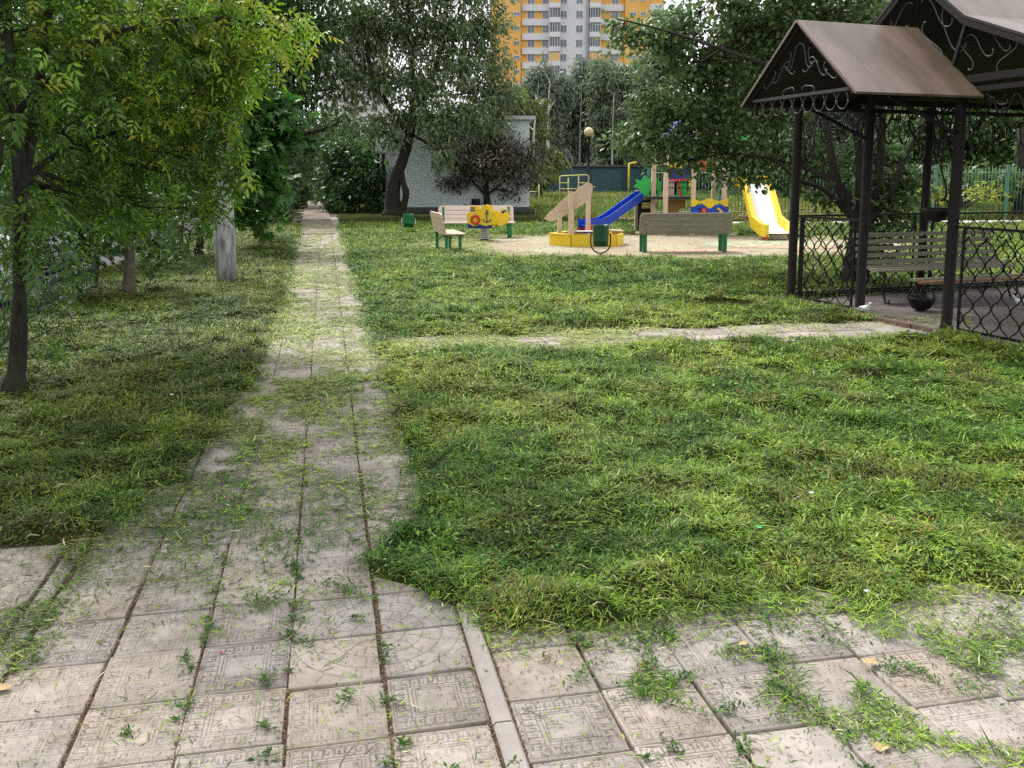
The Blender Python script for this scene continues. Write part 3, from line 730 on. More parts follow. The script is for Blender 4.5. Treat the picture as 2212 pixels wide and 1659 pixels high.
sapling(100, 640, 420, [(110, 480, 11.5, 90, 50), (60, 520, 11.0, 60, 40), (150, 560, 11.5, 50, 40, .5), (60, 470, 11.3, 80, 50), (190, 500, 11.8, 70, 35, .5), (40, 400, 11.5, 80, 60), (180, 400, 12, 90, 70)], 'thin black stemmed young tree behind the low green fence', .05, leaf=.1)
sapling(340, 590, 470, [(340, 520, 14.5, 45, 45), (390, 560, 15, 40, 30), (300, 500, 14, 40, 40)], 'low bushy shrub right of the slim grey trunk', .03, leaf=.09, name='shrub')
sapling(200, 600, 430, [(180, 430, 16, 100, 60), (80, 380, 16, 110, 70), (300, 400, 16, 100, 60), (20, 300, 16, 120, 100), (200, 280, 16, 160, 90)], 'leafy young tree standing behind the parked white cars', .06, leaf=.14, pal=DK, dens=1.2)

# broad-leaved maple behind the pole
bm = gp(560, 520)
tree('maple_tree', 'bright green broad leaved maple just behind the concrete pole', 'tree', (bm.x, bm.y),
     [([bm, at(560, 420, bm.y), at(545, 250, bm.y)], .09, .04)],
     [(575, 230, 19, 60, 45), (600, 290, 19, 50, 40), (540, 300, 19, 60, 60), (560, 370, 19, 60, 55), (530, 200, 19, 50, 60), (590, 400, 19.5, 35, 30), (620, 285, 19, 28, 18), (520, 440, 19.5, 45, 40), (560, 480, 20, 35, 30)],
     leaf=.26, dens=1.5, k=10, crad=.35, tmpl=T_MAPLE, pal=[(.045, .15, .02), (.07, .2, .025), (.035, .1, .02)], droop=.3, twr=.01)

# tall dark tree over the path, left
bt = gp(590, 470)
tree('tall_tree', 'tall dark green tree arching over the left side of the path', 'tree', (bt.x, bt.y),
     [([bt, at(600, 300, bt.y), at(640, 100, bt.y), at(650, -80, bt.y)], .22, .12)],
     [(640, 60, 35, 90, 80), (560, 20, 34, 90, 80), (690, 130, 36, 50, 60), (620, 170, 35, 80, 60), (730, 30, 36, 40, 60), (550, 130, 34, 70, 60), (650, 230, 35, 50, 40), (730, 190, 36, 25, 50), (560, 250, 34, 60, 50), (600, -60, 34, 130, 60), (700, -50, 34, 60, 60), (500, 60, 34, 80, 90), (740, 260, 37, 18, 25)],
     leaf=.30, dens=1.0, k=20, crad=.75, tmpl=T_LONG, pal=DK, droop=.8, twr=.03, limb_r=.12)
# bushes lining the path
def bush(px, py, lobes, label, leaf=.2, pal=None, name='bush', **kw):
    b = gp(px, py); Y = b.y
    trs = [([b + Vector((i * .12, 0, 0)), at(px + i * 12, py - 60, Y), at(px + i * 25, py - 110, Y)], .04, .02) for i in (-1, 0, 1)]
    a = dict(k=18, crad=.5, dens=1.2); a.update(kw)
    return tree(name, label, 'bush', (b.x, b.y), trs, lobes, leaf=leaf, pal=pal or DK, twr=.012, **a)
bush(600, 462, [(600, 420, 32, 40, 45), (570, 380, 32, 50, 50), (610, 350, 33, 45, 50), (520, 430, 28, 60, 50), (480, 400, 30, 70, 60)], 'dark bush hugging the left edge of the path behind the pole')
bush(650, 446, [(645, 400, 45, 32, 45), (640, 340, 46, 40, 50), (660, 300, 46, 40, 40), (620, 300, 46, 50, 50)], 'tall dark shrub where the path disappears', leaf=.3, crad=.7)
bush(760, 460, [(760, 420, 40, 60, 40), (790, 380, 40, 35, 50), (730, 370, 41, 40, 50), (760, 330, 41, 50, 40), (720, 430, 41, 28, 25), (800, 430, 39.5, 22, 28)], 'rounded green bush between the path and the white hut', leaf=.26, pal=[(.05, .12, .03), (.07, .16, .035), (.04, .09, .03)])
bush(730, 436, [(720, 330, 58, 40, 50), (700, 290, 60, 40, 30), (750, 300, 60, 50, 40), (690, 360, 60, 25, 50), (680, 400, 62, 22, 40)], 'pale green far bush closing the end of the path', leaf=.4, crad=1.0, pal=[(.09, .15, .05), (.12, .19, .06), (.06, .11, .04)])

# central tree with bent double trunk
bc = gp(850, 466); Yc = bc.y
tree('old_tree', 'old tree with a bent double dark trunk in front of the white hut', 'tree', (bc.x, bc.y),
     [([bc, at(848, 430, Yc), at(852, 390, Yc), at(868, 350, Yc), at(880, 310, Yc), at(890, 260, Yc), at(900, 180, Yc)], .28, .16),
      ([at(866, 462, Yc - .1), at(877, 420, Yc - .15), at(868, 385, Yc - .1), at(866, 355, Yc)], .13, .12),
      ([at(886, 290, Yc), at(840, 230, Yc), at(800, 150, Yc), at(790, 50, Yc)], .14, .06),
      ([at(890, 270, Yc), at(930, 180, Yc), at(960, 60, Yc), at(970, -60, Yc)], .14, .06),
      ([at(895, 240, Yc), at(890, 120, Yc), at(880, 0, Yc)], .12, .06),
      ([at(890, 290, Yc), at(940, 320, Yc - .5), at(965, 340, Yc - 1), at(975, 350, Yc - 1)], .07, .03)],
     [(890, 60, 37, 90, 70), (970, 60, 37, 80, 80), (800, 70, 37, 70, 70), (760, 130, 37, 40, 50), (1040, 60, 37.5, 55, 70), (1010, 150, 37, 70, 60), (900, 170, 36.5, 90, 60), (810, 190, 37, 60, 50), (940, 240, 36, 70, 45), (870, 250, 36, 50, 30), (1050, 190, 37.5, 50, 50), (810, 275, 36.5, 38, 28),
      (960, 300, 35.5, 40, 35), (1010, 250, 36, 50, 40), (1080, 120, 38, 30, 60), (880, -40, 37, 140, 60), (1010, -40, 37, 90, 50), (780, 20, 37, 50, 50), (1040, 265, 36.5, 50, 30), (1090, 215, 37.5, 35, 40), (960, 345, 35.5, 18, 16), (850, 300, 36.5, 28, 18), (1070, 250, 37.5, 22, 28)],
     leaf=.25, dens=.95, k=20, crad=.5, tmpl=T_LONG, pal=[(.13, .20, .10), (.18, .26, .13), (.24, .32, .15), (.08, .135, .075), (.2, .29, .08)], droop=.7, twr=.02, limb_r=.07, twigs=7)

# reddish bush in front of the hut
br_ = gp(1052, 460); Yr = br_.y
tree('red_leaf_bush', 'brownish purple leaved bush in front of the white hut', 'bush', (br_.x, br_.y),
     [([br_, at(1052, 430, Yr), at(1050, 400, Yr), at(1060, 340, Yr)], .16, .08), ([at(1052, 425, Yr), at(1020, 390, Yr), at(1000, 370, Yr)], .06, .03), ([at(1054, 420, Yr), at(1090, 390, Yr), at(1110, 370, Yr)], .06, .03)],
     [(1060, 300, Yr, 60, 40), (1010, 340, Yr, 50, 35), (1110, 330, Yr, 50, 40), (1060, 360, Yr - .6, 60, 30), (990, 385, Yr, 32, 20), (1130, 375, Yr, 34, 22), (1150, 340, Yr, 28, 28), (970, 395, Yr, 20, 10), (1100, 415, Yr, 30, 12), (1060, 265, Yr, 35, 20)],
     leaf=.21, dens=1.35, k=18, crad=.42, tmpl=T_LONG, pal=[(.16, .135, .095), (.2, .17, .13), (.11, .105, .075), (.15, .18, .095), (.24, .17, .11)], droop=.3, twr=.015)

# weeping birches and mixed trees behind, leaf colours paled to stand for haze
far_ = [(1150, 60, [(1140, 300, 62, 40, 60), (1120, 250, 62, 30, 40), (1150, 230, 62, 30, 30), (1160, 370, 60, 30, 35), (1190, 340, 62, 25, 40), (1100, 200, 62, 25, 30)], [(.14, .19, .05), (.1, .16, .05), (.2, .24, .06)], 'yellowish green birch right of the hut', .35, 0.3),
        (1180, 84, [(1190, 200, 88, 22, 60), (1180, 280, 88, 30, 60), (1200, 350, 88, 40, 50), (1170, 150, 88, 14, 45), (1215, 190, 89, 22, 40), (1150, 180, 89, 22, 45)], GREY, 'narrow grey green weeping birch left of the lamp', .42, 1.0),
        (1250, 92, [(1240, 260, 94, 40, 60), (1230, 330, 94, 50, 50), (1260, 200, 94, 30, 50), (1262, 150, 94, 24, 35), (1235, 190, 94, 28, 35)], GREY, 'grey green weeping birch behind the globe lamp', .42, 1.1),
        (1320, 88, [(1310, 250, 90, 45, 60), (1300, 170, 90, 35, 45), (1330, 330, 90, 50, 50), (1290, 370, 88, 60, 30), (1340, 175, 92, 28, 50), (1300, 145, 92, 25, 30), (1375, 170, 94, 30, 45)], [(.15, .21, .12), (.19, .25, .13), (.11, .165, .09)], 'broad weeping birch right of the globe lamp', .42, 1.0),
        (1400, 96, [(1390, 220, 98, 50, 60), (1420, 140, 98, 50, 60), (1380, 310, 96, 50, 60), (1450, 250, 98, 60, 70), (1440, 60, 98, 40, 50)], [(.15, .22, .1), (.11, .17, .08)], 'tall birch half hidden by the overhanging tree', .45, .9)]
for px, Y, lobes, pal, lab, lf, wp in far_:
    b = Vector(((px - 1106) * Y / 1950, Y, 0)); top = min(l[1] - l[4] for l in lobes)
    tree('birch_tree', lab, 'tree', (b.x, b.y), [([b, at(px + 3, 300, Y), at(px + 6, top + 90, Y)], .13, .03)], lobes, leaf=lf * 1.2, dens=1.6, k=30, crad=1.3, tmpl=T_LONG, pal=pal, group='birches beyond the playground', bark=M_BIRCH, droop=1.0, weep=wp, twigs=3, twr=.03, limb_r=.06)

# overhanging multi-stem tree behind the gazebo
ba = Vector((5.0, 13.3, 0)); Ya = 13.3
tree('apple_tree', 'spreading many stemmed tree hanging over the playground beside the gazebo', 'tree', (ba.x, ba.y),
     [([ba, at(1850, 520, Ya), at(1855, 470, Ya)], .10, .12),
      ([at(1850, 500, Ya), at(1830, 420, Ya), at(1760, 370, Ya + .3), at(1690, 345, Ya + .8), at(1560, 330, Ya + 1.5)], .075, .025),
      ([at(1850, 480, Ya), at(1810, 400, Ya), at(1790, 300, Ya), at(1770, 180, Ya), at(1720, 40, Ya)], .08, .03),
      ([at(1855, 480, Ya), at(1860, 380, Ya), at(1850, 250, Ya), at(1830, 60, Ya)], .08, .04),
      ([at(1860, 490, Ya), at(1895, 400, Ya), at(1905, 250, Ya), at(1900, 60, Ya)], .08, .04),
      ([at(1865, 500, Ya), at(1920, 420, Ya), at(1960, 330, Ya + .3), at(2010, 240, Ya + .5)], .06, .03),
      ([at(1840, 470, Ya), at(1780, 410, Ya), at(1720, 385, Ya), at(1660, 330, Ya)], .045, .02),
      ([at(1770, 180, Ya), at(1600, 120, Ya + .5), at(1450, 70, Ya + 1), at(1330, 40, Ya + 1.3)], .04, .01)],
     [(1700, 330, 14.5, 100, 45), (1600, 320, 15, 90, 50), (1500, 300, 15.2, 90, 50), (1420, 290, 15.5, 70, 45), (1360, 300, 15.7, 40, 28, .5), (1650, 230, 14.5, 110, 60), (1530, 220, 15, 90, 60), (1440, 230, 15.3, 70, 40), (1560, 130, 15, 90, 60), (1660, 120, 14.5, 110, 70), (1500, 160, 15, 70, 40),
      (1400, 80, 15, 60, 22, .4), (1450, 110, 15, 50, 30, .5), (1350, 50, 15, 35, 16, .3), (1340, 90, 15.2, 30, 10, .3), (1640, 40, 14.5, 110, 50), (1740, 60, 14, 100, 60), (1800, 140, 13.8, 90, 60), (1640, 375, 15, 60, 20, .4), (1560, 375, 15.2, 40, 18, .4), (1480, 345, 15.2, 60, 20, .4), (1720, 400, 14.2, 30, 16, .3),
      (1480, 60, 15, 70, 40), (1590, 60, 15, 80, 50), (1400, 190, 15.5, 45, 40), (1860, 30, 13.8, 100, 50), (1720, -30, 14, 200, 60), (1560, -20, 14.5, 60, 40), (1930, 430, 13.7, 60, 40, .4), (1880, 520, 13.3, 40, 50, .35), (1800, 430, 13.6, 40, 25, .3), (1960, 380, 13.8, 60, 40, .4), (1880, 330, 13.9, 90, 50, .5), (1880, 420, 13.6, 50, 30, .5), (1940, 470, 13.4, 35, 40, .4), (1900, 560, 13.4, 30, 40, .3), (1800, 350, 13.9, 70, 30, .5)],
     leaf=.095, dens=1.7, k=20, crad=.27, tmpl=T_OVAL, pal=[(.08, .15, .05), (.11, .19, .06), (.15, .24, .085), (.06, .11, .04), (.19, .28, .1)], droop=.35, twr=.008, limb_r=.03, twigs=9, shell=.55)

# trees behind the gazebo and right background
for (px, py, Y, lobes, lab, pal) in [
    (2080, 420, 40, [(2060, 260, 40, 120, 80), (2180, 280, 40, 120, 80), (1960, 300, 42, 70, 60), (2240, 200, 40, 120, 100), (2050, 150, 42, 120, 80)], 'dense dark tree behind the gazebo to the right', DK),
    (1900, 430, 48, [(1850, 180, 48, 120, 80), (1900, 60, 48, 120, 80), (1780, 250, 48, 80, 60), (1700, 90, 48, 90, 80), (1900, 300, 48, 90, 50)], 'tall tree rising behind the overhanging tree', GREY),
    (1560, 400, 75, [(1520, 300, 75, 80, 70), (1600, 250, 75, 90, 80), (1660, 330, 75, 80, 60), (1470, 340, 78, 60, 50), (1720, 300, 75, 70, 60), (1620, 140, 75, 70, 60)], 'dark rounded tree beyond the play tower', DK),
    (2350, 430, 55, [(2200, 300, 55, 120, 70), (2100, 340, 56, 120, 60), (2350, 280, 55, 150, 110), (1980, 350, 56, 100, 60), (2250, 380, 52, 150, 40)], 'dark tree line right of the gazebo', DK),
    (1800, 425, 62, [(1750, 350, 62, 110, 55), (1880, 360, 60, 110, 55), (1850, 260, 62, 130, 90), (1640, 370, 64, 90, 45)], 'dark tree behind the picket fence', GREY),
    (1300, 410, 112, [(1250, 370, 112, 90, 40), (1400, 360, 112, 90, 45), (1500, 370, 112, 90, 40), (1150, 370, 112, 90, 40), (1350, 300, 114, 80, 60)], 'grey green tree closing the meadow', GREY),
    (2200, 425, 34, [(2180, 390, 34, 60, 22), (2080, 385, 35, 60, 25), (2000, 395, 35, 50, 25), (2250, 330, 36, 60, 50)], 'bushy undergrowth behind the green mesh fence', [(.08, .15, .03), (.14, .2, .04), (.05, .1, .03)])]:
    b = Vector(((px - 1106) * Y / 1950, Y, 0)); top = min(l[1] - l[4] for l in lobes)
    tree('background_tree', lab, 'tree', (b.x, b.y), [([b, at(px + 5, 280, Y), at(px, max(top + 60, -100) if top < 300 else 385, Y)], .2, .07)], lobes, leaf=Y * .0072, dens=.9, k=20, crad=Y * .017, tmpl=T_SIMPLE, pal=pal, droop=.4, twr=.02, limb_r=.1)
yb = Vector(((2005 - 1106) * 29 / 1950, 29, 0))
tree('flowering_bush', 'yellow flowering bush seen between the gazebo posts', 'bush', (yb.x, yb.y), [([yb, yb + Vector((0, 0, .8))], .03, .015)],
     [(1960, 425, 29, 40, 20), (2010, 410, 29.5, 40, 26), (1900, 440, 28.5, 30, 14), (2130, 420, 29.5, 45, 20)], leaf=.12, dens=1.1, k=18, crad=.3, pal=[(.4, .4, .03), (.25, .32, .04), (.12, .2, .03)])
for i, (px, Y, s_) in enumerate([(-80, 26, 1), (120, 34, 1), (300, 40, 1), (430, 52, 1), (-300, 30, 1), (-40, 15.5, 1)]):
    b = Vector(((px - 1106) * Y / 1950, Y, 0))
    tree('street_tree', ['tree behind the parked cars at the picture edge', 'dark tree across the road behind the near cars', 'dark tree across the road behind the slim trunk', 'distant roadside tree left of the pole', 'roadside tree outside the left edge', 'tree shading the near parked car'][i], 'tree', (b.x, b.y),
         [([b, at(px, 330, Y), at(px, 120, Y)], .2, .08)], [(px, 200, Y, 150, 100), (px + 90, 260, Y, 110, 80), (px - 90, 280, Y, 110, 80), (px + 20, 60, Y, 160, 110), (px, 360, Y + 1, 130, 55)],
         leaf=Y * .0095, dens=.75, k=18, crad=Y * .02, tmpl=T_SIMPLE, pal=DK, group='trees along the road', twr=.02, limb_r=.1)
for i, (px, Y) in enumerate([(560, 75), (680, 110), (860, 78), (1010, 80), (1500, 110)]):
    b = Vector(((px - 1106) * Y / 1950, Y, 0))
    tree('far_tree', ['far tree above the path end', 'far pale tree low over the path end', 'far tree over the hut roof, left one', 'far tree over the hut roof, right one', 'far tree under the orange building'][i], 'tree', (b.x, b.y),
         [([b, at(px, 330, Y), at(px, 250, Y)], .25, .1)], [(px, 330, Y, 60, 45), (px - 50, 350, Y, 50, 40), (px + 50, 350, Y, 50, 40), (px, 290 if i != 1 else 320, Y, 40, 30)],
         leaf=Y * .007, dens=.8, k=16, crad=Y * .016, pal=GREY, group='far trees', twr=.03, limb_r=.1)

# ---------------------------------------------------------------- CONCRETE POLES
def pole(name, label, base, r0, r1, h, band=1.36):
    t = thing(name, label, 'pole', base)
    a = MB(); a.lathe([(0, 0), (r0, 0), (r0, .3), (r0 * .985, band)], M_POLEW, n=28); a.build('whitewashed_foot', t)
    a = MB(); a.lathe([(r0 * .98, band), (r1, h), (0, h)], M_POLE, n=28); a.build('shaft', t)
    a = MB(); a.lathe([(r0 * 1.02, band - .01), (r0 * 1.05, band + .01), (r0 * 1.05, band + .05), (r0 * 1.02, band + .06)], M_CONC, (0, 0, .32), n=28); a.build('collar', t)
    return t
pole('concrete_pole', 'thick round concrete pole with whitewashed foot left of the path', gp(490, 613), .148, .09, 9)
pole('concrete_pole', 'thin distant whitewashed pole at the left path edge', gp(621, 452), .14, .09, 9)

# ---------------------------------------------------------------- HUT
M_BRICK = bpy.data.materials.new('white_brick'); M_BRICK.use_nodes = True
_t = M_BRICK.node_tree; _b = _t.nodes['Principled BSDF']; _b.inputs['Roughness'].default_value = .85
_tc = _t.nodes.new('ShaderNodeTexCoord'); _uv = _t.nodes.new('ShaderNodeUVMap'); _br = _t.nodes.new('ShaderNodeTexBrick')
_br.inputs['Scale'].default_value = 1; _br.inputs['Brick Width'].default_value = .26; _br.inputs['Row Height'].default_value = .085; _br.inputs['Mortar Size'].default_value = .009
_br.inputs['Color1'].default_value = (.70, .79, .76, 1); _br.inputs['Color2'].default_value = (.65, .74, .71, 1); _br.inputs['Mortar'].default_value = (.58, .66, .63, 1)
_t.links.new(_uv.outputs[0], _br.inputs['Vector'])
_n = _t.nodes.new('ShaderNodeTexNoise'); _n.inputs['Scale'].default_value = 2.2; _n.inputs['Detail'].default_value = 8; _n.inputs['Roughness'].default_value = .75
_mp = _t.nodes.new('ShaderNodeMapping'); _mp.inputs['Scale'].default_value = (1, 5, 1); _t.links.new(_uv.outputs[0], _mp.inputs[0]); _t.links.new(_mp.outputs[0], _n.inputs['Vector'])
_mr = _t.nodes.new('ShaderNodeMapRange'); _mr.inputs['From Min'].default_value = .61; _mr.inputs['From Max'].default_value = .66; _t.links.new(_n.outputs['Fac'], _mr.inputs['Value'])
_mx = _t.nodes.new('ShaderNodeMix'); _mx.data_type = 'RGBA'; _mx.inputs[7].default_value = (.07, .06, .055, 1)
_t.links.new(_mr.outputs[0], _mx.inputs[0]); _t.links.new(_br.outputs['Color'], _mx.inputs[6]); _t.links.new(_mx.outputs[2], _b.inputs['Base Color'])
_bp = _t.nodes.new('ShaderNodeBump'); _bp.inputs['Strength'].default_value = .25; _bp.inputs['Distance'].default_value = .006; _bp.invert = True
_t.links.new(_br.outputs['Fac'], _bp.inputs['Height']); _t.links.new(_bp.outputs[0], _b.inputs['Normal'])

def uvbox(name, x0, x1, y0, y1, z0, z1, m, parent):
    me = bpy.data.meshes.new(name)
    V = [(x0, y0, z0), (x1, y0, z0), (x1, y1, z0), (x0, y1, z0), (x0, y0, z1), (x1, y0, z1), (x1, y1, z1), (x0, y1, z1)]
    Fc = [(0, 1, 5, 4), (1, 2, 6, 5), (2, 3, 7, 6), (3, 0, 4, 7), (4, 5, 6, 7)]
    me.from_pydata(V, [], Fc); uv = me.uv_layers.new(name='UVMap')
    for p in me.polygons:
        for li in p.loop_indices:
            v = V[me.loops[li].vertex_index]; nn = p.normal
            uv.data[li].uv = (v[0] if abs(nn.y) > .5 else v[1] if abs(nn.x) > .5 else v[0], v[2] if abs(nn.z) < .5 else v[1])
    me.materials.append(m); o = bpy.data.objects.new(name, me); COL.objects.link(o); o.parent = parent; return o
hc = gp(847, 460)
hut = thing('brick_hut', 'small white painted brick utility hut behind the bent tree', 'hut', hc, radians(3))
HW = 6.0
uvbox('wall', 0, HW, 0, 5, .25, 4.0, M_BRICK, hut)
a = MB(); a.box((HW / 2, 2.5, .1), (HW + .1, 5.1, .3), mat('plinth', (.09, .09, .09), .9, .2, 5)); a.build('plinth', hut)
a = MB(); a.box((HW / 2, 2.5, 4.09), (HW + .5, 5.5, .16), mat('roof_slab', (.55, .55, .56), .8, .1, 3)); a.box((HW / 2, 2.5, 4.2), (HW + .4, 5.4, .06), M_DARK); a.build('roof', hut)
# left side annex with doors seen at a slant
uvbox('side_wing', -.75, -.002, .9, 4.5, .05, 3.4, M_BRICK, hut)
a = MB()
for x in (-.66, -.4): a.box((x, .88, 1.35), (.14, .05, 2.4), M_DARK)
a.box((-.53, .87, 1.35), (.06, .05, 2.4), M_WHITE); a.box((-.37, .86, 2.62), (.75, .1, .1), M_CONC); a.build('metal_door', hut)
a = MB(); a.tube([(-.06, -.06, .2), (-.06, -.06, 3.9)], .045, M_STEEL, 8); a.build('downpipe', hut)
# bin bag-like dark urn and standpipe near the hut
dbn = gp(1028, 462); t = thing('litter_bin', 'dark litter bin leaning by the hut wall', 'bin', dbn)
a = MB(); a.lathe([(0, .04), (.16, .04), (.2, .5), (.21, .52), (.18, .52), (.15, .1)], M_DARK, (0, 0, .12), 16); a.build('bucket', t)
a = MB(); a.tube([(-.24, 0, .5), (-.24, 0, .12), (0, 0, .0), (.24, 0, .12), (.24, 0, .5)], .018, M_IRON, 6); a.build('stand', t)
sp_ = gp(1000, 463); a = MB(); a.tube([(0, 0, 0), (0, 0, .35), (.08, 0, .4), (.2, 0, .36)], .03, M_DARK, 8); tag(a.build('standpipe', None, sp_), 'short dark standpipe in front of the hut wall', 'pipe')

# ---------------------------------------------------------------- BUILDINGS
M_ORG = mat('orange_panel', (.80, .42, .09), .8, .06, .3, col2=(.82, .48, .15), c2scale=.1)  # orange paled, distance haze put into the panel colour
M_BW = mat('white_panel', (.72, .71, .72), .8, .05, .5, col2=(.56, .56, .6), c2scale=.25, c2lo=.5, c2hi=.7)
M_GL = mat('window_glass', (.16, .18, .23), .15, .3, .5)
M_FRM = mat('window_frame', (.7, .7, .7), .5, .05, 1)
M_GLZ = mat('balcony_glazing', (.12, .12, .14), .2, .4, .8)
YB = 186
def bx_(px): return (px - 1106) * YB / 1950 / 1.0
blk = thing('apartment_block', 'tall orange and white panel apartment block', 'building', (0, YB, 0))
FH = 2.8
def seg(name, a, b, y0, z0, z1, m, dep=12):
    o = MB(); o.box(((bx_(a) + bx_(b)) / 2, y0 + dep / 2, (z0 + z1) / 2), (bx_(b) - bx_(a), dep, z1 - z0), m); return o.build(name, blk)
seg('end_wall', 1060, 1124, 0, 0, 46, M_ORG); seg('wing_wall', 1124.2, 1182, 1.2, 0, 46, M_ORG); seg('core_wall', 1182.2, 1292, 0.6, 0, 46, M_BW)
seg('wing_wall', 1292.2, 1342, 1.2, 0, 46, M_ORG); seg('end_wall', 1342.2, 1392, 0, 0, 46, M_ORG); seg('wing_wall', 1392.2, 1424, .8, 0, 46, M_ORG)
a = MB(); a.box((bx_(1264), .3, 23), (.5, .5, 46), mat('grey_joint', (.42, .43, .46), .8, .1, 1)); a.build('rainwater_shaft', blk)
def win(px, z, wd, ht, y0):
    x = bx_(px); a = MB()
    a.box((x, y0 - .05, z), (wd, .08, ht), M_FRM); f = a.build('window', blk)
    g_ = MB(); s2 = wd / 2 - .12
    for sx in (-1, 1): g_.box((x + sx * (s2 / 2 + .03), y0 - .1, z), (s2 - .04, .03, ht - .2), M_GL)
    g_.build('pane', f)
nfl = 0
for fl in range(6, 14):
    zb = 1.0 + fl * FH          # floor base
    zw = zb + 1.75
    for px in (1120,): win(px - 4, zw, 1.3, .8, 0)
    for px in (1146, 1177): win(px, zw, 1.5, 1.5, 1.2)
    for px in (1214, 1247): win(px, zw, 1.4, 1.5, .6)
    for px in (1322,): win(px, zw, 1.5, 1.5, 1.2)
    for px in (1359, 1380): win(px, zw, 1.3, .7, 0)
    for (pa, pb, y0) in ((1127, 1182, .9), (1292.4, 1341, .9), (1393, 1424, .5)):
        a = MB(); a.box(((bx_(pa) + bx_(pb)) / 2, y0 + .15, zb + .25), (bx_(pb) - bx_(pa), .6, 1.25), M_BW); a.build('spandrel', blk)
    for (pa, pb) in ((1184, 1207), (1268, 1291)):
        a = MB(); xc, wd = (bx_(pa) + bx_(pb)) / 2, bx_(pb) - bx_(pa)
        a.box((xc, -.15, zb + .42), (wd, 1.5, 1.05), M_BW); bl = a.build('balcony', blk); a = MB(); a.box((xc, -.15, zb + 2.72), (wd + .1, 1.5, .12), M_FRM); a.build('balcony_slab', blk)
        g_ = MB(); g_.box((xc, -.1, zb + 1.8), (wd - .1, 1.3, 1.68), M_GLZ if (fl * 3 + pa) % 4 else M_ORG)
        for j in range(5): g_.box((xc + (j - 2) * wd / 4.3, -.8, zb + 1.8), (.09, .06, 1.68), M_FRM)
        g_.build('glazing', bl)
# second block seen through the trees
Y2 = 250
b2 = thing('apartment_block', 'pale panel apartment block glimpsed behind the trees on the left', 'building', (0, Y2, 0))
def x2(px): return (px - 1106) * Y2 / 1950
a = MB(); a.box(((x2(700) + x2(835)) / 2, 6, 22), (x2(835) - x2(700), 12, 44), M_BW); a.build('wall', b2)
M_BRN = mat('brown_panel', (.24, .15, .15), .8, .1, 1)
for fl in range(3, 15):
    zb = fl * FH + 1
    a = MB(); a.box((x2(771), -.5, zb + .5), (2.6, 1.2, .9), M_BRN); a.build('balcony', b2); a = MB(); a.box((x2(738), -.4, zb + .5), (2.8, 1.0, .9), M_FRM); a.build('balcony', b2)
    for px in (718, 738, 755, 771, 790, 812):
        a = MB(); a.box((x2(px), -.04, zb + 1.8), (1.5, .1, 1.4), M_GL); a.build('window', b2)
# dark garages behind the meadow
gr = thing('garage_row', 'long low dark teal metal garage row behind the meadow', 'garage', (bx_(1106), 80, 0))
a = MB(); a.box((5.5, 3, 1.15), (16, 6, 2.5), mat('teal_metal', (.02, .06, .075), .6, .15, 2, stretch=(6, 1, .2))); a.build('wall', gr)
a = MB(); a.box((5.5, 3, 2.46), (16.4, 6.4, .1), mat('garage_roof', (.12, .12, .12), .8, .2, 2)); a.build('roof', gr)
for i in range(5):
    a = MB(); a.box((-1 + i * 3.1, -.04, 1.1), (2.6, .06, 2.1), mat('teal_door', (.03, .085, .1), .5, .15, 2)); a.build('door', gr)

# ---------------------------------------------------------------- GAZEBO
GA = atan2(.328, .945)
gz = thing('gazebo', 'dark wrought iron gazebo with brown sheet metal roofs', 'gazebo', (3.63, 11.65, 0), GA)
# local: x into gazebo (right), s toward camera = -y
def L3(x, s, z): return Vector((x, -s, z))
def post(x, s, h=2.5, r=.056):
    a = MB(); a.lathe([(r * 1.25, 0), (r * 1.25, .05), (r, .09), (r, h - .05), (r * 1.2, h)], M_POST, L3(x, s, 0), 12); a.build('post', gz)
SIDE = 3.9; WID = 4.2
for (x, s) in [(0, 0), (0, 1.3), (0, 2.6), (0, 3.9), (2.1, 0), (4.2, 0), (4.2, 1.95), (4.2, 3.9), (2.1, 3.9)]: post(x, s)
a = MB()
for (p0, p1) in [((0, 0), (0, 3.9)), ((0, 0), (4.2, 0)), ((4.2, 0), (4.2, 3.9)), ((0, 3.9), (4.2, 3.9))]:
    a.bar(L3(*p0, 2.545), L3(*p1, 2.545), .07, .07, M_POST); a.bar(L3(*p0, 2.44), L3(*p1, 2.44), .05, .05, M_POST)
a.build('ring_beam', gz)
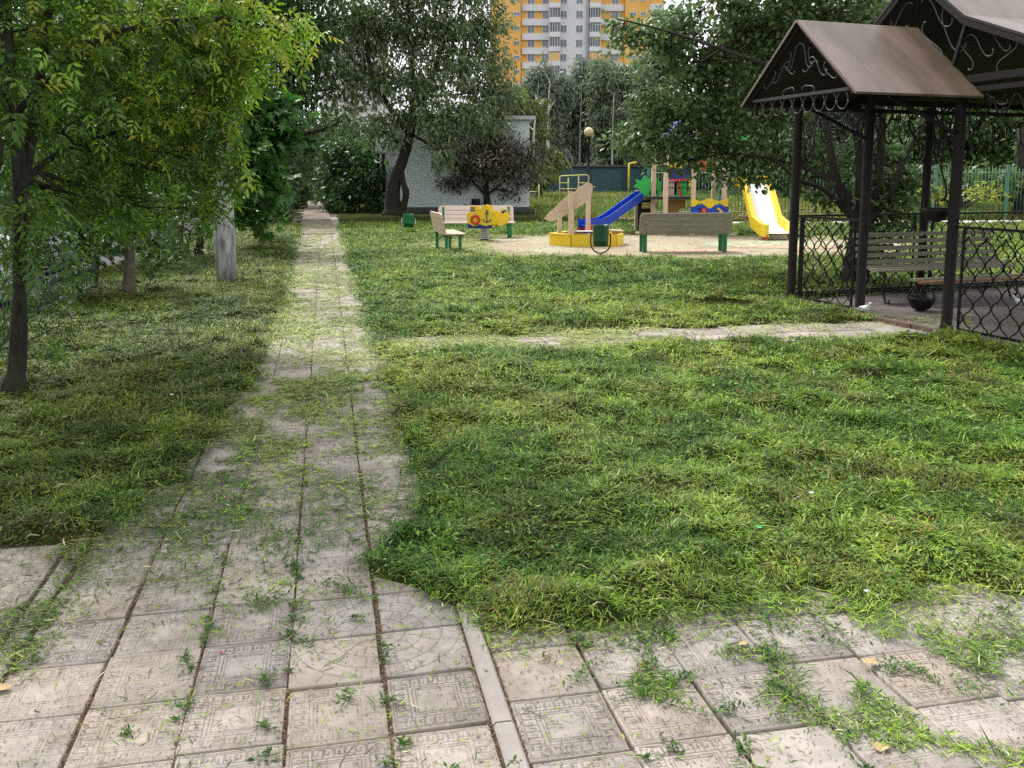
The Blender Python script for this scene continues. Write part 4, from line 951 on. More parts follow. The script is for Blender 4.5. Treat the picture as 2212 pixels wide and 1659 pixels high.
def panel(p0, p1, z0=.06, z1=1.09):
    """net of mirrored wavy bars with curls under the top rail"""
    a = MB(); P0, P1 = L3(*p0, 0), L3(*p1, 0); d = P1 - P0; Lw = d.length; d /= Lw
    P = lambda u, z: P0 + d * u + Vector((0, 0, z))
    e = .09
    a.bar(P(0, z1), P(Lw, z1), .03, .025, M_IRON); a.bar(P(e, z0), P(Lw - e, z0), .025, .025, M_IRON)
    a.bar(P(e, z0), P(e, z1), .022, .022, M_IRON, Vector((0, 1, 0))); a.bar(P(Lw - e, z0), P(Lw - e, z1), .022, .022, M_IRON, Vector((0, 1, 0)))
    nc = max(2, round((Lw - 2 * e) / .115)); cw = (Lw - 2 * e) / nc; zt = z1 - .085; per = .275
    for i in range(nc + 1):
        sg = 1 if i % 2 else -1; pts = []
        nn = int((zt - z0) / per * 10)
        for j in range(nn + 1):
            z = zt - (zt - z0) * j / nn; ph = 2 * pi * (zt - z) / per
            w_ = math.copysign(abs(cos(ph)) ** .75, cos(ph))
            u = e + i * cw - sg * cw / 2 * w_ * .93
            pts.append(P(min(max(u, e), Lw - e), z))
        a.tube(pts, .0075, M_IRON, 5)
    for i in range(0, nc + 1):                   # curls
        if i % 2: continue
        u0 = e + (i + .5) * cw
        for sgn in (-1, 1):
            pts = []
            for j in range(12):
                an = pi * .5 - j / 11 * 1.7 * pi; r = .034 * (1 - j / 11 * .45)
                pts.append(P(min(max(u0 + sgn * (.045 + r * cos(an + .2)), .03), Lw - .03), z1 - .05 + r * sin(an)))
            a.tube(pts, .0065, M_IRON, 4)
    return a.build('railing_panel', gz)
panel((0, .06), (0, 1.24)); panel((0, 2.66), (0, 3.84)); panel((.06, 0), (2.04, 0)); panel((2.16, 0), (4.14, 0)); panel((4.2, .06), (4.2, 1.9)); panel((4.2, 2.0), (4.2, 3.84))
def valance(p0, p1, z1=2.40, h=.42, n=4):
    a = MB(); P0, P1 = L3(*p0, 0), L3(*p1, 0); d = P1 - P0; Lw = d.length; d /= Lw
    P = lambda u, z: P0 + d * u + Vector((0, 0, z)); cw = Lw / n
    for i in range(n):
        c = (i + .5) * cw; z0 = z1 - h * (1 if (i in (0, n - 1)) else .6)
        scroll(a, P, (c - cw * .45, z1 - .02), (c - .02, z0), M_IRON, 'S', 9, 2, 1, .008); scroll(a, P, (c + cw * .45, z1 - .02), (c + .02, z0), M_IRON, 'S', 9, 2, -1, .008)
        scroll(a, P, (c - cw * .25, z1 - h * .3), (c + cw * .25, z1 - h * .3), M_IRON, 'C', 8, 2, 1, .007)
        scroll(a, P, (c, z1 - .03), (c, z0 + .05), M_IRON, 'C', 10, 2, 1 if i % 2 else -1, .006)
    return a.build('valance', gz)
valance((0, .05), (0, 1.25), n=4, h=.5); valance((0, 1.35), (0, 2.55), h=.4, n=5); valance((0, 2.65), (0, 3.85), n=4); valance((.05, 0), (2.05, 0), n=8, h=.75); valance((2.15, 0), (4.15, 0), n=8, h=.75); valance((4.2, 0), (4.2, 3.9), n=8); valance((0, 3.9), (4.2, 3.9), n=8)
def bracket(x, s, ds, h=.5, z1=2.35, dx=0):
    a = MB(); P = lambda u, z: L3(x + dx * u, s + ds * u, z)
    scroll(a, P, (.42, z1), (.07, z1 - h), M_IRON, 'S', 9, 2, 1, .011); scroll(a, P, (.12, z1 - .05), (.3, z1 - h * .45), M_IRON, 'C', 9, 2, -1, .009)
    a.build('bracket', gz)
bracket(0, 2.6, -1); bracket(0, 1.3, 1); bracket(0, 1.3, -1); bracket(0, 0, 1); bracket(0, 2.6, 1); bracket(2.1, 0, 0, dx=-1); bracket(2.1, 0, 0, dx=1)
# main gambrel roof
C0, AP = 1.95, 3.68
prof = [(C0 - 2.12, 2.58), (C0 - .70, 3.13), (C0, AP), (C0 + .70, 3.13), (C0 + 2.12, 2.58)]
def slab(x0, x1, s0, z0, s1, z1, th=.025, name='roof_sheet', topm=M_ROOF, edge=.0):
    a = MB(); A, B, Cc, D = L3(x0, s0, z0), L3(x1, s0, z0), L3(x1, s1, z1), L3(x0, s1, z1)
    nn = (B - A).cross(D - A).normalized(); nn = nn if nn.z > 0 else -nn
    vs = [A, B, Cc, D]; up = [v + nn * th for v in vs]
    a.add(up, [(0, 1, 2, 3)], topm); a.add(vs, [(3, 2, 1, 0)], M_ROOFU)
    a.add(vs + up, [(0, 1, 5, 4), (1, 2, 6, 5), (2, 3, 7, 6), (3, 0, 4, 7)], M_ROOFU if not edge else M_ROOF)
    return a.build(name, gz)
for i in range(4): slab(-.1, WID + .15, *prof[i], *prof[i + 1])
a = MB()
for i in range(4): a.bar(L3(-.07, prof[i][0], prof[i][1] - .035), L3(-.07, prof[i + 1][0], prof[i + 1][1] - .035), .05, .06, M_POST)
a.build('gable_frame', gz); a = MB()
for i in range(4): a.bar(L3(WID + .1, prof[i][0], prof[i][1] - .035), L3(WID + .1, prof[i + 1][0], prof[i + 1][1] - .035), .05, .06, M_POST)
a.build('gable_frame', gz)
for sg in (-1, 1):
    a = MB(); a.bar(L3(-.05, C0 + sg * .70, 3.09), L3(-.02, C0 + sg * .5, 2.58), .04, .04, M_POST); a.build('strut', gz)
a = MB(); a.prism([(-(s), z) for s, z in prof] , .03, M_ROOFU, Matrix.Translation((WID + .05, 0, 0)) @ Matrix.Rotation(pi / 2, 4, 'Z')); a.build('rear_light_stop', gz)  # solid end sheet added to stop light leaking in under the roof
def screen(x, base, items):
    a = MB(); P = lambda u, z: L3(x, u, z)
    for (p0, p1, kind, fl, k) in items: scroll(a, P, p0, p1, M_IRON2, kind, k, 2, fl, .0085, 30)
    return a.build('scroll_screen', gz)
M_IRON2 = mat('grey_iron', (.028, .026, .026), .45, .25, 20)
it = []
for sg in (-1, 1):
    f = lambda a_, b_: (C0 + sg * a_, b_)
    it += [(f(.15, 3.45), f(.45, 3.0), 'S', sg, 8), (f(.05, 3.1), f(.5, 2.75), 'S', -sg, 9), (f(.3, 3.25), f(.62, 2.72), 'C', sg, 8), (f(.75, 3.0), f(1.0, 2.66), 'S', sg, 9), (f(.98, 2.96), f(1.2, 2.7), 'C', sg, 9), (f(.6, 2.9), f(.85, 2.63), 'S', -sg, 9), (f(1.25, 2.86), f(1.55, 2.66), 'S', -sg, 9), (f(1.05, 2.64), f(1.35, 2.82), 'S', sg, 9), (f(.1, 2.95), f(.1, 2.65), 'C', sg, 9)]
screen(-.03, 0, it)
# portico
PX = -1.52; HW_ = .92; PR, PE = 3.12, 2.345
slab(PX, -.012, C0 - HW_, PE, C0, PR, name='portico_roof', edge=1); slab(PX, -.012, C0, PR + .001, C0 + HW_, PE, name='portico_roof', edge=1)
a = MB()
for x in (PX + .06, -.06):
    a.bar(L3(x, C0 - HW_ + .06, PE + .03), L3(x, C0, PR - .02), .05, .05, M_POST); a.bar(L3(x, C0, PR - .02), L3(x, C0 + HW_ - .06, PE + .03), .05, .05, M_POST)
for s in (C0 - HW_ + .1, C0 + HW_ - .1): a.bar(L3(PX + .05, s, PE + .035), L3(0, s, PE + .035), .045, .05, M_POST)
a.bar(L3(PX + .06, C0 - HW_ + .1, PE + .06), L3(PX + .06, C0 + HW_ - .1, PE + .06), .03, .03, M_IRON2)
for s in (C0 - .65, C0 + .65): a.bar(L3(-.9, s, PE + .02), L3(0, s, 2.0), .03, .03, M_IRON)
a.build('portico_frame', gz)
a = MB(); P = lambda u, z: L3(PX + .06, u, z)
for i in range(9):
    c = C0 - .68 + i * .17
    a.tube([P(c + .078 * cos(t_), PE - .035 + .085 * sin(t_)) for t_ in np.linspace(0, 2 * pi, 19)], .007, M_IRON2, 5)
for sg in (-1, 1):
    f = lambda a_, b_: (C0 + sg * a_, b_)
    for (p0, p1, kd, fl) in [(f(.04, 2.95), f(.16, 2.6), 'S', sg), (f(.08, 2.6), f(.3, 2.75), 'S', -sg), (f(.2, 2.8), f(.42, 2.5), 'S', sg), (f(.35, 2.65), f(.6, 2.48), 'C', sg), (f(.05, 2.5), f(.3, 2.46), 'C', -sg), (f(.12, 2.85), f(.2, 2.65), 'C', sg)]:
        scroll(a, P, p0, p1, M_IRON2, kd, 9, 2, fl, .007)
a.build('scroll_screen', gz)
# floor and kerb
M_GFL = mat('gazebo_paving', (.14, .115, .105), .9, .2, 5, .5, 30, col2=(.12, .1, .09), c2scale=9)
a = MB(); a.add([L3(-.1, -.1, .006), L3(4.4, -.1, .006), L3(4.4, 6, .006), L3(-.1, 6, .006)][::-1], [(0, 1, 2, 3)], M_GFL); fl_ = a.build('floor', gz)
a = MB()
s = -.1
while s < 6:
    e = min(s + .8, 6); a.box(L3(-.14 + random.gauss(0, .004), (s + e) / 2, .0), (.07, e - s - .01, .09 + random.uniform(0, .01)), M_KERB); s = e
for k_ in range(5): a.box(L3(.45 + k_ * .9, -.14, .03), (.89, .07, .12), M_DARK)
a.build('kerb', gz)
# hanging iron flower baskets
def basket(label, loc, s=1.0):
    t = thing('flower_basket', label, 'basket', loc, 0, 'iron flower baskets on the gazebo')
    a = MB(); a.lathe([(.02 * s, -.1 * s), (.09 * s, -.07 * s), (.13 * s, 0), (.15 * s, .05 * s), (.14 * s, .05 * s), (.11 * s, 0), (.0, -.06 * s)], M_IRON, n=14); a.build('bowl', t)
    for j in range(6):
        a = MB(); an = j * pi / 3; P = lambda u, z, an=an: Vector((u * cos(an), u * sin(an), z))
        scroll(a, P, (.15 * s, .05 * s), (.09 * s, .16 * s), M_IRON, 'C', 8, 2, 1, .006 * s, 16, 4); a.build('scroll', t)
    return t
def gzw(x, s, z): return Vector((3.63 + .945 * x + .328 * s, 11.65 + .328 * x - .945 * s, z))
basket('black iron flower basket held on the left side of the middle post', gzw(0, 2.36, 1.22))
basket('black iron flower basket standing on the gazebo floor behind the near railing', gzw(.85, 1.35, .12), 1.15)
a = MB(); P = lambda u, z: L3(0, 2.6 - u, z)
scroll(a, P, (.08, 1.35), (.26, 1.85), M_IRON, 'S', 9, 2, 1, .011); scroll(a, P, (.1, 1.8), (.2, 2.1), M_IRON, 'C', 9, 2, 1, .01); a.bar(P(.06, 1.2), P(.3, 1.2), .015, .015, M_IRON)
a.build('basket_bracket', gz)

# slatted bench in the gazebo
bl_ = gzw(1.85, .55, 0)
gb = thing('slatted_bench', 'long slatted bench with curled iron legs inside the gazebo', 'bench', bl_, GA - .02)
a = MB()
for i in range(5): a.box((0, .17 + .028 * i, .50 + i * .085), (2.25, .022, .055), M_BEIGED)
a.build('backrest', gb)
a = MB()
for i in range(4): a.box((0, .1 - i * .085, .455 - .012 * i), (2.25, .065, .025), M_BEIGED)
a.build('seat', gb)
for sx in (-1.0, 0, 1.0):
    a = MB(); a.tube([(sx, .3, .9), (sx, .17, .48), (sx, .1, .3), (sx, .2, .05), (sx, .26, .02), (sx, .3, .06)], .013, M_IRON, 6); a.tube([(sx, .17, .45), (sx, -.15, .42), (sx, -.22, .38), (sx, -.16, .2), (sx, -.24, .02), (sx, -.3, .03), (sx, -.29, .07)], .013, M_IRON, 6)
    P = lambda u, z, sx=sx: Vector((sx, u, z)); scroll(a, P, (-.12, .36), (.1, .2), M_IRON, 'S', 8, 2, 1, .009); a.build('leg', gb)
fb = thing('low_slatted_bench', 'low narrow plank bench in front of the slatted gazebo bench', 'bench', gzw(2.0, 1.05, 0), GA)
a = MB(); a.box((0, 0, .3), (1.8, .09, .03), M_OWOOD); a.box((0, .13, .32), (1.8, .09, .03), M_BEIGED); a.build('seat', fb)
for sx in (-.82, .82):
    a = MB(); a.tube([(sx, .15, .29), (sx, .12, .1), (sx, .17, .015)], .012, M_IRON, 6); a.tube([(sx, -.02, .29), (sx, -.02, .1), (sx, -.07, .015), (sx, -.1, .04)], .012, M_IRON, 6); a.build('leg', fb)

# pigeons
def pigeon(label, loc, rz):
    t = thing('pigeon', label, 'bird', loc, rz, 'pigeons on the gazebo floor')
    M_PG = mat('pigeon_grey', (.35, .34, .36), .8, .5, 12); M_PW = mat('pigeon_white', (.7, .69, .68), .8, .15, 10)
    me = MB()
    # body: rings along x axis (head toward +x)
    ring = [(-.17, .02, .012, .085), (-.12, .035, .015, .09), (-.06, .05, .04, .1), (0, .06, .052, .105), (.05, .055, .05, .115), (.085, .038, .04, .14), (.1, .026, .028, .17), (.108, .024, .026, .19), (.125, .02, .02, .2), (.14, .008, .008, .197)]
    vs = []; n = 12
    for (x, ry, rz_, z) in ring:
        for j in range(n): an = 2 * pi * j / n; vs.append((x, ry * cos(an), z + rz_ * sin(an)))
    fs = [(i * n + j, i * n + (j + 1) % n, (i + 1) * n + (j + 1) % n, (i + 1) * n + j) for i in range(len(ring) - 1) for j in range(n)] + [tuple(range(n)), tuple((len(ring) - 1) * n + j for j in range(n))]
    me.add(vs, fs, M_PW, True); me.build('body', t); t.scale = (.78, .78, .78)
    for sg in (-1, 1):
        w_ = MB(); w_.prism([(-.15, .095), (-.08, .075), (.02, .08), (.06, .11), (.02, .135), (-.06, .125)], .012, M_PG, Matrix.Translation((0, sg * .052, 0))); w_.build('wing', t)
        l_ = MB(); l_.tube([(.0, sg * .022, .06), (.0, sg * .022, .01), (.03, sg * .022, .004)], .004, M_RED, 5); l_.build('leg', t)
        e_ = MB(); e_.lathe([(0, -.003), (.003, 0), (0, .003)], M_DARK, (.122, sg * .019, .203), 6); e_.build('eye', t)
    b_ = MB(); b_.tube([(.138, 0, .197), (.16, 0, .19)], [.005, .001], M_DARK, 6); b_.build('beak', t)
pigeon('white and grey pigeon standing by the gazebo entrance post', gp(1866, 682), -1.2)
pigeon('pale pigeon on the gazebo floor at the right picture edge', gp(2206, 668), 2.6)

# ---------------------------------------------------------------- PLAYGROUND BENCHES AND BINS
def rbox_profile(w_, z0, z1, r):
    pts = [(-w_ / 2, z0), (w_ / 2, z0)]
    for i in range(5): an = i / 4 * pi / 2; pts.append((w_ / 2 - r + r * cos(an), z1 - r + r * sin(an)))
    for i in range(5): an = pi / 2 + i / 4 * pi / 2; pts.append((-w_ / 2 + r + r * cos(an), z1 - r + r * sin(an)))
    return pts
def park_bench(label, loc, rz, W=1.96, mw=M_BEIGE, z_seat=.4):
    t = thing('park_bench', label, 'bench', loc, rz, 'beige and green playground benches')
    tilt = Matrix.Translation((0, -.2, 0)) @ Matrix.Translation((0, 0, .4)) @ Matrix.Rotation(radians(12), 4, 'X') @ Matrix.Translation((0, 0, -.4))
    a = MB()
    for i in range(3): a.prism([(-W / 2, .39 + i * .108), (W / 2, .39 + i * .108), (W / 2, .39 + i * .108 + .098), (-W / 2, .39 + i * .108 + .098)], .03, mw, tilt)
    a.prism(rbox_profile(W, .714, .84, .1), .03, mw, tilt); a.build('backrest', t)
    a = MB()
    for i in range(4): a.box((0, -.14 + i * .105, z_seat), (W, .098, .03), mw)
    a.build('seat', t)
    for sx in (-1, 1):
        a = MB(); x = sx * (W / 2 - .13)
        a.box((x, -.17, .19), (.09, .05, .38), M_GREENP); a.box((x, .12, .19), (.09, .05, .38), M_GREENP); a.box((x, -.02, .37), (.09, .42, .03), M_GREENP)
        a.box((x, -.225, .58), (.06, .03, .44), M_GREENP, M=Matrix.Rotation(radians(12), 4, 'X').to_4x4())
        a.build('leg', t)
    return t
park_bench('weathered bench seen from behind, in front of the play tower', gp(1478, 545) + Vector((0, .2, 0)), radians(4), 1.98, M_BEIGED)
park_bench('bench seen end on, nearest the path', gp(962, 546) + Vector((.05, .5, 0)), radians(-76), 1.5, M_BEIGE)
park_bench('pale bench facing the camera behind the yellow boat rocker', Vector(((1030 - 1106) * 23.6 / 1950, 23.6, 0)), radians(186), 1.98, mat('pale_bench_wood', (.66, .55, .48), .55, .06, 6))
def bin_(label, loc, m, lean=0, h=.42, r=.165, frame=M_IRON, rz=0):
    t = thing('litter_bin', label, 'bin', loc, rz, 'green swing litter bins')
    a = MB(); a.lathe([(0, 0), (r * .93, 0), (r * .95, .1), (r * .97, .1), (r * .98, .12), (r * .97, .3), (r, .31), (r * 1.0, .33), (r, h), (r * 1.04, h + .01), (r * .96, h + .01), (r * .9, .02)], m, (0, 0, .19), 24); a.build('bucket', t)
    a = MB(); pts = [(-r - .035, 0, .19 + h * .6)]
    for i in range(11): an = pi + i / 10 * pi; pts.append(((r + .035) * cos(an), 0, .26 + (r + .06) * .95 * sin(an)))
    pts.append((r + .035, 0, .19 + h * .6)); a.tube(pts, .014, frame, 8); a.tube([(0, 0, -.02), (0, 0, .06)], .02, frame, 8)
    a.tube([(-r - .035, 0, .43), (-r + .01, 0, .43)], .012, frame, 6); a.tube([(r + .035, 0, .43), (r - .01, 0, .43)], .012, frame, 6); a.build('stand', t)
    return t
bin_('dark green swing bin left of the weathered bench', gp(1297, 552), M_GREEND)
bin_('bright green swing bin standing in the grass behind the end on bench', gp(883, 506), M_GREENP, h=.36, r=.155, frame=M_STEEL)

# ---------------------------------------------------------------- SPRING ROCKER (boat)
rk = thing('spring_rocker', 'yellow boat shaped spring rocker with red life ring', 'spring rocker', gp(1046, 520), radians(-12))
a = MB(); pts = [(.11 * cos(i * .55), .11 * sin(i * .55), .02 + i * .0045) for i in range(70)]; a.tube(pts, .016, M_STEEL, 6); a.lathe([(0, 0), (.2, 0), (.2, .02), (0, .02)], M_DARK, n=16); a.build('spring', rk)
hull = [(-.36, .33), (.22, .33), (.33, .5), (.36, .72), (.2, .74), (.17, .86), (.02, .9), (-.02, .8), (-.16, .8), (-.17, .86), (-.3, .86), (-.31, .72), (-.4, .66)]
for k_, y in enumerate((-.19, .19)):
    a = MB(); a.prism(hull, .025, M_YEL, Matrix.Translation((0, y, 0))); sd_ = a.build('side_panel', rk); o_ = -.018 if y < 0 else .018
    a = MB(); a.prism([(-.36, .32), (.22, .32), (.27, .41), (.17, .4), (.1, .37), (.02, .39), (-.06, .42), (-.15, .38), (-.24, .37), (-.31, .42), (-.38, .44)], .016, M_BLUED, Matrix.Translation((0, y + o_, 0))); a.build('wave_trim', sd_)
    a = MB(); cx_, cz_ = -.17, .53
    a.tube([(cx_ + .095 * cos(t_), y + o_ * 1.5, cz_ + .095 * sin(t_)) for t_ in np.linspace(0, 2 * pi, 25)], .032, M_RED, 8); a.build('life_ring', sd_)
    a = MB(); yy = y + o_ * 1.25; a.box((.12, yy, .6), (.022, .014, .26), M_BLUED); a.box((.12, yy, .68), (.1, .014, .022), M_BLUED)
    a.tube([(.12 + .025 * cos(t_), yy, .745 + .025 * sin(t_)) for t_ in np.linspace(0, 2 * pi, 12)], .008, M_BLUED, 5)
    a.tube([(.12 + .1 * cos(t_), yy, .57 + .1 * sin(t_)) for t_ in np.linspace(pi * 1.05, pi * 1.95, 10)], .011, M_BLUED, 5); a.build('anchor', sd_)
    a = MB(); a.box((-.24, yy, .82), (.12, .014, .025), M_BLUED); a.box((-.24, yy, .76), (.12, .014, .025), M_BLUED); a.build('stripes', sd_)
a = MB(); a.box((-.05, 0, .46), (.4, .34, .03), M_YEL); a.build('seat', rk)
a = MB(); bowp = [(.3, .38), (.42, .36), (.58, .46), (.62, .62), (.56, .76), (.42, .8), (.36, .68)]; a.prism(bowp, .03, M_YEL, Matrix.Translation((.0, .12, 0)) @ Matrix.Rotation(.25, 4, 'Z')); a.prism([(.42, .66), (.5, .72), (.56, .70), (.5, .76), (.4, .72)], .036, M_BLUED, Matrix.Translation((0, .12, 0)) @ Matrix.Rotation(.25, 4, 'Z')); a.build('bow_panel', rk)

# ---------------------------------------------------------------- SANDBOX WITH SAIL BOARD
sbx = thing('sandbox', 'yellow wooden sandbox with beige sail board on posts', 'sandbox', (gp(1268, 530).x, gp(1268, 530).y + .3, 0), radians(2))
hexp = [(-.82, .35), (-.52, -.62), (-.0, -.82), (.58, -.8), (.84, -.3), (.8, .55), (.2, .95), (-.5, .85)]
hexp = [(-.86, -.1), (-.42, -.66), (.62, -.66), (.86, -.1), (.62, .6), (-.42, .6)]
for i in range(6):
    p, q_ = Vector((*hexp[i], .13)), Vector((*hexp[(i + 1) % 6], .13)); d_ = (q_ - p).normalized() * .012
    a = MB(); a.bar(p + d_, q_ - d_, .035, .27, M_YEL); a.build('side_board', sbx)
for i in range(6):
    p, q_ = Vector((*hexp[i], .275)), Vector((*hexp[(i + 1) % 6], .275))
    if i in (0, 5, 4): a = MB(); a.bar(p * .97, q_ * .97, .14, .02, M_YEL if i != 4 else M_BEIGE); a.build('rim', sbx)
a = MB(); a.add([(x * .97, y * .97, .12) for x, y in hexp], [tuple(range(6))], mat('sand', (.45, .34, .22), .95, .15, 20, .5, 60)); a.build('sand', sbx)
a = MB(); a.box((.1, -.3, .31), (.75, .3, .03), M_BLUED); a.box((.1, -.3, .33), (.7, .26, .012), M_WHITE); a.box((-.05, -.3, .2), (.08, .2, .18), M_BEIGE); a.box((.35, -.3, .2), (.08, .2, .18), M_YEL); a.build('counter', sbx)
a = MB(); a.prism([(.45, .33), (1.0, .29), (1.0, .32), (.75, .33), (.5, .37)], .35, M_BEIGE, Matrix.Translation((-.1, .25, 0))); a.box((.75, .25, .22), (.1, .12, .16), M_BEIGE); a.build('seat', sbx)
for (x, y, h) in [(-.62, .05, .92), (-.42, -.5, 1.25), (-.3, .4, 1.0), (.1, .45, 1.3)]:
    a = MB(); a.box((x, y, h / 2), (.1, .09, h), M_BEIGE); a.build('post', sbx)
sail = [(-1.02, .62), (-.88, .55), (-.7, .6), (-.5, .72), (-.1, .96), (.06, 1.1), (.1, 1.3), (.08, 1.42), (-.02, 1.45), (-.18, 1.36), (-.3, 1.24), (-.48, 1.16), (-.66, .98), (-.8, .84), (-.9, .77)]
a = MB(); a.prism(sail, .04, M_BEIGE, Matrix.Translation((0, -.36, 0)) @ Matrix.Rotation(radians(0), 4, 'Z'));  a.build('sail_board', sbx)

# ---------------------------------------------------------------- PLAY TOWER WITH SLIDES
YT = 25.2
def tx(px, Y=YT): return (px - 1106) * Y / 1950
pt = thing('play_tower', 'colourful play tower with blue and yellow slides', 'playground equipment', (tx(1440), YT, 0))
def lx(px, Y=YT): return tx(px, Y) - tx(1440)
def zz_(py, Y=YT): return at(1106, py, Y).z
for (px, dy, ztop) in [(1384, .9, 1.2), (1409, 0, 2.5), (1429, -.5, 2.6), (1470, .7, 2.6), (1487, -.5, 3.3), (1554, -.4, 1.9), (1554, .9, 2.9), (1640, .1, 1.3)]:
    a = MB(); a.box((lx(px), dy, ztop / 2), (.12, .12, ztop), M_BEIGE); a.build('post', pt)
a = MB(); a.box((lx(1440), .2, 1.0), (lx(1495) - lx(1385), 1.3, .07), M_DARK); a.build('platform', pt)
a = MB(); a.box((lx(1590), .2, 1.42), (.9, 1.1, .06), M_DARK); a.build('platform', pt)
# steps panel on the left
a = MB()
for i in range(3): a.box((lx(1407), .45, .18 + i * .3), (lx(1424) - lx(1389), .03, .17), M_YELP)
a.build('step_boards', pt)
a = MB(); a.box((lx(1402), .6, .5), (lx(1424) - lx(1386), .02, .95), M_DARK); a.build('dark_board', pt)
# brown panel with round hole
mbr = mat('brown_board', (.22, .13, .025), .6, .1, 5)
a = MB(); xh = lx(1455); po = [(xh - .25, .1), (xh + .28, .1), (xh + .28, .32), (xh + .12, .34), (xh + .02, .5), (xh + .08, .68), (xh + .28, .74), (xh + .28, .95), (xh - .25, .95)]
a.prism(po, .03, mbr, Matrix.Translation((0, -.1, 0))); a.build('hole_board', pt)
# rails
a = MB()
for z in (1.42, 1.28): a = MB(); a.tube([(lx(1434), -.45, z), (lx(1482), -.45, z)], .015, M_IRON, 6); a.build('handrail', pt)
a = MB(); a.prism([(lx(1430), 1.52), (lx(1480), 1.52), (lx(1480), 1.57), (lx(1455), 1.78), (lx(1430), 1.6)], .04, M_BLUED, Matrix.Translation((0, -.48, 0))); a.prism([(lx(1430), 1.48), (lx(1480), 1.48), (lx(1480), 1.52), (lx(1430), 1.52)], .05, M_RED, Matrix.Translation((0, -.485, 0))); a.build('arch_board', pt)
a = MB(); a.box((lx(1462), -.2, 1.25), (.06, .05, .5), M_RED, M=Matrix.Rotation(-.25, 4, 'Y')); a.build('ladder_rail', pt); a = MB(); a.box((lx(1450), .35, 1.3), (.35, .03, .45), mat('pink_board', (.6, .45, .4), .6)); a.build('back_board', pt); a = MB(); a.box((lx(1472), .35, 1.25), (.35, .03, .4), M_GRN); a.build('side_board', pt)
# blue and yellow upper cabin
a = MB(); a.prism([(lx(1434), 1.62), (lx(1500), 1.62), (lx(1505), 2.3), (lx(1480), 2.6), (lx(1450), 2.6), (lx(1432), 2.3)], .05, M_BLUED, Matrix.Translation((0, .1, 0)))
for px in (1442, 1452, 1462, 1474): a.box((lx(px), .06, 2.28), (.07, .03, .22), M_YEL); a.box((lx(px) + .06, .06, 1.92), (.08, .03, .22), M_YEL)
a.build('cabin_wall', pt)
a = MB(); a.prism([(lx(1430), 2.6), (lx(1500), 2.6), (lx(1465), 3.15)], 1.3, M_BLUE, Matrix.Translation((0, .2, 0))); a.build('cabin_roof', pt)
a = MB(); c0 = lx(1466); a.prism([(c0 - .06, 2.9), (c0 + .06, 2.9), (c0 + .1, 3.2), (c0 + .05, 3.35), (c0 + .08, 3.55), (c0, 3.7), (c0 - .06, 3.5), (c0 - .1, 3.3), (c0 - .08, 3.1)], .04, M_GRN, Matrix.Translation((0, -.5, 0))); a.build('palm_board', pt)
a = MB(); a.prism([(lx(1505), 1.75), (lx(1550), 1.75), (lx(1550), 1.95), (lx(1528), 2.1), (lx(1505), 1.95)], .04, mat('orange_board', (.6, .12, .04), .5), Matrix.Translation((0, .4, 0))); a.build('ornament_board', pt); a = MB(); a.prism([(lx(1600), 2.3), (lx(1640), 2.5), (lx(1620), 2.75), (lx(1590), 2.7)], .04, M_GRN, Matrix.Translation((0, .4, 0))); a.build('ornament_board', pt); a = MB(); a.prism([(lx(1585), 2.35), (lx(1608), 2.25), (lx(1612), 2.42), (lx(1592), 2.5)], .05, M_RED, Matrix.Translation((0, .35, 0))); a.build('ornament_board', pt)
# navy climbing panel with wavy yellow top
x0, x1 = lx(1482), lx(1560); zb_, zt_ = .12, .82
a = MB(); a.prism([(x0, zb_), (x1, zb_), (x1, zt_), (x0, zt_)], .04, M_BLUE, Matrix.Translation((0, -.55, 0))); npn = a.build('navy_panel', pt)
a = MB(); top = []; bot = []
for i in range(21):
    u = i / 20; x = x0 + (x1 - x0) * u; top.append((x, .96 + .035 * cos(u * 4 * pi))); bot.append((x, .80 + .075 * cos(u * 4 * pi + pi) * (1 if .08 < u < .92 else .3)))
a.prism(bot + top[::-1], .05, M_YEL, Matrix.Translation((0, -.56, 0))); a.build('wavy_trim', npn)
for (u, mm) in ((.25, M_DARK), (.76, M_YEL)):
    a = MB(); xx = x0 + (x1 - x0) * u; zs = [.14, .24, .34, .44, .54, .64, .74]; lf_ = [(xx + (.06 if i % 2 else -.05) - .035, z) for i, z in enumerate(zs)]; rt_ = [(x + .08, z) for x, z in lf_]
    a.prism(lf_ + rt_[::-1], .02, mm, Matrix.Translation((0, -.58, 0))); a.build('zigzag', npn)
a = MB(); cxx, czz = x0 + (x1 - x0) * .34, .66; a.tube([(cxx, -.6, czz), (cxx, -.64, czz)], .075, M_RED, 14); a.tube([(cxx, -.64, czz), (cxx, -.65, czz)], .025, M_YEL, 8); a.build('red_knob', npn)
for u in (.06, .94): a = MB(); a.tube([(x0 + (x1 - x0) * u, -.57, .42), (x0 + (x1 - x0) * u, -.59, .42)], .02, M_WHITE, 8); a.build('bolt', npn)
